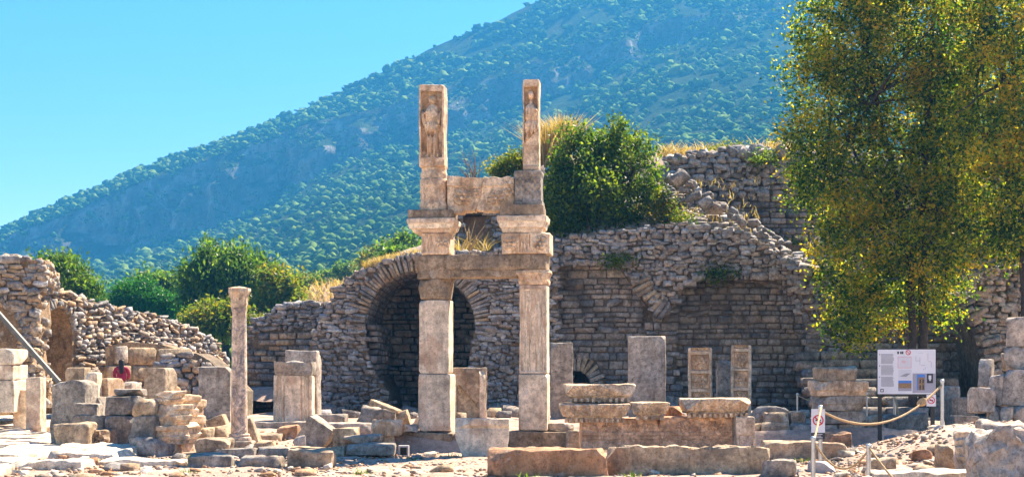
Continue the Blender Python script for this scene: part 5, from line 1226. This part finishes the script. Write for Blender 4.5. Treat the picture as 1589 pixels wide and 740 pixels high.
# trees behind the left walls
plant('leafy_tree', 'spreading dark green tree with upright shoots behind the slender column', 'tree', tuple(W(350, 540, 85)),
      [([W(350, 560, 85), W(350, 480, 85), W(340, 420, 85)], .25, .06), ([W(355, 520, 85), W(390, 450, 85)], .15, .05)],
      [(345, 430, 44, 44, 0), (312, 447, 32, 40, .5), (390, 440, 40, 40, -.5), (325, 398, 20, 22, 0), (300, 425, 20, 26, 0), (372, 405, 18, 24, 0), (365, 480, 58, 38, 0), (300, 480, 26, 30, 0), (410, 425, 18, 22, 0)], 85, 420, 50, .36, .30, 'leaf_mid', 511, 20, up=.8, narrow=.4)
plant('leafy_tree', 'yellow-green tree crown touching the right side of the dark green tree', 'tree', tuple(W(436, 540, 82)), [([W(436, 545, 82), W(436, 460, 82)], .15, .05)],
      [(432, 462, 26, 34, 0), (446, 470, 16, 22, 0), (420, 490, 24, 24, 0)], 82, 150, 55, .36, .26, 'leaf_gold', 512, 8)
plant('scrub_bush', 'orange-green bush in front of the dark green tree trunk', 'bush', tuple(W(345, 535, 76)), [([W(345, 540, 76), W(345, 500, 76)], .06, .02)],
      [(350, 497, 40, 22, 0), (312, 500, 24, 20, 0), (385, 500, 20, 16, 0)], 76, 220, 55, .32, .22, 'leaf_gold', 513, 8)
plant('pine_tree', 'rounded bright green pine crown behind the street wall', 'tree', tuple(W(220, 530, 95)), [([W(220, 540, 95), W(220, 470, 95)], .25, .1)],
      [(212, 462, 38, 24, 0), (190, 468, 22, 20, 0), (245, 474, 30, 20, 0), (215, 448, 20, 14, 0), (262, 482, 18, 14, 0)], 95, 330, 70, .30, .20, 'leaf_pine', 514, 8, narrow=.35)
plant('leafy_tree', 'dull olive tree half hidden behind the rounded pine', 'tree', tuple(W(255, 520, 118)), [([W(255, 530, 118), W(255, 460, 118)], .25, .1)],
      [(248, 448, 34, 20, 0), (275, 460, 24, 24, 0)], 118, 150, 55, .5, .36, 'leaf_mid', 515, 6)
plant('leafy_tree', 'feathery green tree standing right behind the tall rubble pier', 'tree', tuple(W(95, 520, 72)), [([W(95, 530, 72), W(98, 430, 72)], .2, .06)],
      [(92, 432, 34, 26, 0), (118, 446, 26, 22, 0), (70, 418, 18, 16, 0), (105, 412, 14, 14, 0)], 72, 240, 50, .34, .24, 'leaf_mid', 516, 10, up=.8, narrow=.35)
rr = random.Random(60)
ORD = ['first', 'second', 'third', 'fourth', 'fifth', 'sixth', 'seventh', 'eighth', 'ninth', 'tenth', 'eleventh']
order = sorted(range(11), key=lambda k: (470, 505, 540, 575, 608, 632, 590, 430, 150, 488, 618)[k])
for i, (x, y, rx, ry, d) in enumerate(((470, 440, 16, 9, 150), (505, 432, 14, 8, 170), (540, 420, 18, 10, 160), (575, 405, 18, 11, 150), (608, 392, 17, 13, 120), (632, 384, 14, 14, 110), (590, 398, 12, 9, 135), (430, 428, 22, 11, 190), (150, 470, 12, 8, 130), (488, 444, 10, 6, 128), (618, 398, 20, 8, 100))):
    plant('distant_shrub', 'low shrub on the far dry slope, %s from the left of that row' % ORD[order.index(i)], 'shrub', tuple(W(x, y + ry + 6, d)), [([W(x, y + ry + 6, d), W(x, y, d)], .06, .03)], [(x, y, rx, ry, 0), (x + rr.uniform(-8, 8), y + 3, rx * .7, ry * .7, 0)], d, 70, 40, .4, .36, 'leaf_mid' if i % 3 else 'leaf_gold', 600 + i, 0, group='shrubs on the far dry slope')

def grass(name, label, P, h, seed, mat='drygrass', lean=.25, w=.012):
    rng = np.random.RandomState(seed); P = np.asarray(P); n = len(P); hh = h * (.25 + 1.1 * rng.rand(n) ** 1.5)[:, None]
    a = rng.rand(n) * 6.283; d = np.stack([np.cos(a), np.sin(a), 0 * a], 1); t = rng.normal(size=(n, 3)) * lean; t[:, 2] = 1
    m = P + t * hh * .55; e = P + t * hh + np.stack([t[:, 0] * .5, t[:, 1] * .5, -.08 + 0 * a], 1) * hh; ww = w * (1 + hh)
    V = np.stack([P - d * ww, P + d * ww, m + d * ww * .8, e, m - d * ww * .8], 1).reshape(-1, 3)
    i0 = np.arange(n)[:, None] * 5; Fq = np.concatenate([i0 + np.array([[0, 1, 2]]), i0 + np.array([[0, 2, 4]]), i0 + np.array([[4, 2, 3]])])
    return tag(ob(name, npmesh(name, V, Fq, M[mat])), label, 'dry grass', kind='stuff')
rg = np.random.RandomState(77)
def strip(pts, d0, d1, n, jz=.0, surf=None):
    out = []
    for _ in range(n):
        k = rg.randint(len(pts) - 1); f = rg.rand(); x = pts[k][0] + (pts[k + 1][0] - pts[k][0]) * f; y = pts[k][1] + (pts[k + 1][1] - pts[k][1]) * f
        d = rg.uniform(d0, d1); p = W(x, y, d)
        if surf: p.z = surf(p.x, p.y)
        if noise.noise(Vector((p.x * 1.6, p.y * 1.6, 4))) < -.08: continue
        out.append((p.x, p.y, p.z - rg.rand() * .05 + jz))
    return out
grass('dry_grass', 'golden dry grass fringe along the crown of the barrel vault', strip([(566, 418), (590, 410), (615, 403), (652, 397)], 44.0, 45.6, 3600), .26, 1)
grass('dry_grass', 'golden dry grass on top of the upper terrace wall', strip([(1020, 240), (1100, 236), (1210, 232), (1330, 238)], 50.0, 53.5, 5200, .1, mound_z), .40, 2, lean=.4)
grass('dry_grass', 'tall pale golden grass plumes behind the right relief column', strip([(838, 262), (860, 252), (885, 245)], 49.2, 51.5, 5200), 1.35, 3, lean=.22)
grass('dry_grass', 'dry weeds growing on the vault under the gateway panel', strip([(712, 398), (735, 396), (758, 392)], 44.6, 46.2, 520), .55, 4, lean=.5)
grass('dry_grass', 'brown dry grass scattered over the rubble slope', strip([(870, 395), (960, 380), (1060, 360), (1180, 385)], 44.6, 48.5, 1500, .16, lambda X, Y: W(0, 402, 44.3).z + (W(0, 272, 49).z - W(0, 402, 44.3).z) * (Y - 44.3) / 4.7 - .12), .26, 5)
dp_ = []
for _ in range(9000):
    x, y = rg.uniform(-30, 6), rg.uniform(85, 140); px = x / y * F + CX
    if 420 < px < 660:
        cr = lin(px, [(0, 560), (330, 545), (430, 470), (490, 432), (540, 425), (620, 420), (900, 420)]); dp_.append((x, y, EYE + (W(0, cr, 130).z - EYE) * smooth(72, 130, y) - 1.1))
grass('dry_grass', 'tawny dry grass on the far slope left of the vault', dp_, .8, 6, w=.05)
tp = empty('dead_shrub', tuple(W(735, 280, 48.5)), 0, 'leafless reddish twigs above the carved panel', 'dead shrub')
r = random.Random(44)
for k in range(14):
    a = W(735 + r.uniform(-6, 6), 285, 48.5); b = W(735 + r.uniform(-26, 26), r.uniform(228, 268), 48.5 + r.uniform(-.5, .5)); m = a.lerp(b, .5) + Vector((r.uniform(-.1, .1), 0, .1))
    o = tube('twig', [a, a.lerp(m, .5), m, b], [.022, .018, .013, .005], M['twig'], tp, 5); o.location = -Vector(tp.location)
wv_ = empty('dead_weed', tuple(W(722, 396, 44.8)), 0, 'tall dry branching weed in front of the dark doorway', 'dead weed')
for k in range(12):
    a = W(722 + r.uniform(-3, 8), 397, 44.8); b = W(728 + r.uniform(-14, 28), r.uniform(338, 378), 44.8 + r.uniform(-.4, .4)); m = a.lerp(b, .5) + Vector((r.uniform(-.1, .1), 0, .05))
    o = tube('twig', [a, a.lerp(m, .5), m, b], [.016, .013, .01, .004], M['drygrass'], wv_, 5); o.location = -Vector(wv_.location)
tufts = []
for cx, cy, d in ((296, 700, 27.5), (292, 732, 23.6), (706, 707, 28.0), (512, 690, 29), (1240, 700, 26), (980, 738, 22.8), (300, 716, 25.6), (640, 716, 27), (560, 735, 23.6), (820, 744, 22.4)):
    p = W(cx, cy, d)
    for k in range(45): tufts.append((p.x + rg.normal() * .09, d + rg.normal() * .09, ground_z(p.x, d) - .02))
tg = grass('green_tuft', 'small green weeds sprouting between the foreground stones', tufts, .12, 8, 'leaf_mid', .6, .006); tg['category'] = 'weeds'

# ------------------------------------------------------------------ loose stones on the ground
r = random.Random(91); n_l = 0; gl_ = []
def zone():
    t = r.random()
    if t < .42: return r.uniform(-6.5, 7.5), r.uniform(21.5, 28.6)
    if t < .75: return r.uniform(5.2, 10.0), r.uniform(21.5, 28.5)
    if t < .9: return r.uniform(-6.5, -1.5), r.uniform(28.5, 34)
    return r.uniform(-9.0, -6), r.uniform(22, 28)
while n_l < 190:
    x, y = zone(); s = r.uniform(.09, .2) * (1.7 if r.random() < .22 else 1); mk = r.choice(('tan', 'ashlar', 'red', 'rubble', 'slab')); mt = M[mk]
    right_ = x > 4.5; px_ = x / y * F + CX
    o = bpy.data.objects.new('loose_stone', proto_mesh('lump', r.randrange(18), mt)); link(o); n_l += 1
    o.scale = (s * r.uniform(1, 1.8), s * r.uniform(.8, 1.4), s * r.uniform(.45, .8)); o.rotation_euler = (r.uniform(-.3, .3), r.uniform(-.3, .3), r.random() * 6.28)
    o.location = (x, y, ground_z(x, y) + s * .12)
    col_ = dict(tan='tan', ashlar='pale grey', red='reddish', rubble='brown', slab='whitish')[mk]; big = 'larger ' if s > .21 else ('tiny ' if s < .12 else 'small ')
    where = 'on the sunlit bank near the rope posts' if right_ else ('on the street edge below the entablature stack' if px_ < 290 else ('around the front row of three blocks' if px_ < 520 else ('on the sandy ground left of the gateway' if px_ < 760 else 'on the ground before the long front slab')))
    if y > 28.4 and px_ < 650: where = 'among the fallen blocks right of the slender column'
    tag(o, big + col_ + ' loose stone ' + where, 'loose stone', 'loose stones on the ground')
pl_ = []
for k in range(5200):
    x, y = zone(); s = r.uniform(.02, .075); q = Euler((r.uniform(-.4, .4), r.uniform(-.4, .4), r.random() * 6.28)).to_matrix(); A = np.array(q) * np.array([s * r.uniform(1, 1.7), s * 1.1, s * .7])
    pl_.append((r.randrange(18), A, (x, y, ground_z(x, y) + s * .1)))
for k, mt in enumerate(('tan', 'ashlar', 'red')):
    o = ob('gravel', join_protos('gravel', PROTO['lump'], pl_[k::3], M[mt])); tag(o, ('tan', 'pale grey', 'reddish')[k] + ' gravel and stone chips strewn over the bare ground', 'gravel', kind='stuff')
# fallen stones along the foot of the walls
r = random.Random(93)
for k in range(46):
    px = r.choice((r.uniform(500, 650), r.uniform(735, 810), r.uniform(890, 975), r.uniform(1040, 1250))); d = r.uniform(38, 43.4); p = W(px, 640, d); s = r.uniform(.2, .45)
    o = bpy.data.objects.new('fallen_stone', proto_mesh('lump', r.randrange(18), M[r.choice(('rubble', 'tan', 'brick'))])); link(o); o.scale = (s * 1.4, s, s * .8); o.rotation_euler = (r.uniform(-.3, .3), r.uniform(-.3, .3), r.random() * 6)
    o.location = (p.x, d, ground_z(p.x, d) + s * .25); tag(o, ('larger ' if s > .33 else 'small ') + 'fallen stone below ' + ('the barrel vault' if px < 660 else 'the pier between the pillars' if px < 820 else 'the wall left of the broad grey pier' if px < 980 else 'the bay behind the carved posts'), 'fallen stone', 'fallen stones under the walls')

# ------------------------------------------------------------------ seated visitor, back to the camera
pz = W(187, 594, 40); per = empty('person', (pz.x, 40.1, pz.z - .02), R(12), 'seated person with long dark hair and maroon top, back turned, on the stone blocks', 'person')
per.scale = (.9, .9, .9)
blk('stone_block', 'low block that the visitor in maroon sits on', 170, 594, 202, 640, 39.8, .6, 'tan', r=.03, rough=.008, cuts=0)
def skin_part(name, nodes, edges, mat, sub=2):
    me = bpy.data.meshes.new(name); me.from_pydata([n[0] for n in nodes], edges, []); o = bpy.data.objects.new(name, me); link(o, per); me.materials.append(mat)
    m = o.modifiers.new('skin', 'SKIN'); m.use_smooth_shade = True; s = o.modifiers.new('sub', 'SUBSURF'); s.levels = s.render_levels = sub
    for i, n in enumerate(nodes): me.skin_vertices[0].data[i].radius = n[1]
    me.skin_vertices[0].data[0].use_root = True; return o
body = [((0, 0, .08), (.15, .12)), ((0, .02, .25), (.135, .10)), ((0, 0, .42), (.15, .10)), ((0, 0, .50), (.10, .07)), ((0, .01, .58), (.045, .045)), ((0, .03, .66), (.07, .085)), ((0, .03, .76), (.06, .075)),
        ((-.17, 0, .47), (.05, .05)), ((-.22, .03, .28), (.042, .042)), ((-.17, .2, .14), (.032, .032)), ((-.10, .28, .13), (.03, .018)), ((.17, 0, .47), (.05, .05)), ((.22, .03, .28), (.042, .042)), ((.17, .2, .14), (.032, .032)), ((.10, .28, .13), (.03, .018)),
        ((-.1, .2, .07), (.085, .08)), ((-.11, .42, .06), (.06, .06)), ((-.11, .45, -.33), (.04, .04)), ((-.11, .58, -.38), (.035, .03)), ((.1, .2, .07), (.085, .08)), ((.11, .42, .06), (.06, .06)), ((.11, .45, -.33), (.04, .04)), ((.11, .58, -.38), (.035, .03))]
be = [(0, 1), (1, 2), (2, 3), (3, 4), (4, 5), (5, 6), (3, 7), (7, 8), (8, 9), (9, 10), (3, 11), (11, 12), (12, 13), (13, 14), (0, 15), (15, 16), (16, 17), (17, 18), (0, 19), (19, 20), (20, 21), (21, 22)]
for sx in (-1, 1):
    hi = 10 if sx < 0 else 14
    for f in range(5):
        fx = sx * (.10 - .012 * f + .01); i = len(body); L_ = (.05, .075, .082, .075, .06)[f]
        body += [((fx - sx * .03 * f / 4, .30 + L_ * .4, .135), (.008, .008)), ((fx - sx * .035 * f / 4, .30 + L_, .115), (.007, .007))]; be += [(hi, i), (i, i + 1)]
skin_part('body', body, be, M['skin'])
skin_part('maroon_top', [((0, 0, .04), (.17, .135)), ((0, .02, .25), (.155, .12)), ((0, 0, .42), (.17, .12)), ((0, 0, .50), (.12, .085)), ((-.175, 0, .465), (.066, .066)), ((-.225, .03, .28), (.056, .056)), ((-.18, .18, .15), (.045, .045)), ((.175, 0, .465), (.066, .066)), ((.225, .03, .28), (.056, .056)), ((.18, .18, .15), (.045, .045))],
          [(0, 1), (1, 2), (2, 3), (3, 4), (4, 5), (5, 6), (3, 7), (7, 8), (8, 9)], M['shirt'])
skin_part('trousers', [((0, .03, .05), (.16, .13)), ((-.1, .2, .07), (.098, .092)), ((-.11, .42, .06), (.072, .072)), ((-.11, .45, -.28), (.055, .055)), ((.1, .2, .07), (.098, .092)), ((.11, .42, .06), (.072, .072)), ((.11, .45, -.28), (.055, .055))], [(0, 1), (1, 2), (2, 3), (0, 4), (4, 5), (5, 6)], M['trouser'])
skin_part('hair', [((0, .01, .76), (.085, .085)), ((0, -.01, .68), (.10, .09)), ((0, -.06, .56), (.09, .055)), ((0, -.11, .42), (.08, .04)), ((0, -.125, .3), (.05, .025))], [(0, 1), (1, 2), (2, 3), (3, 4)], M['hair'])
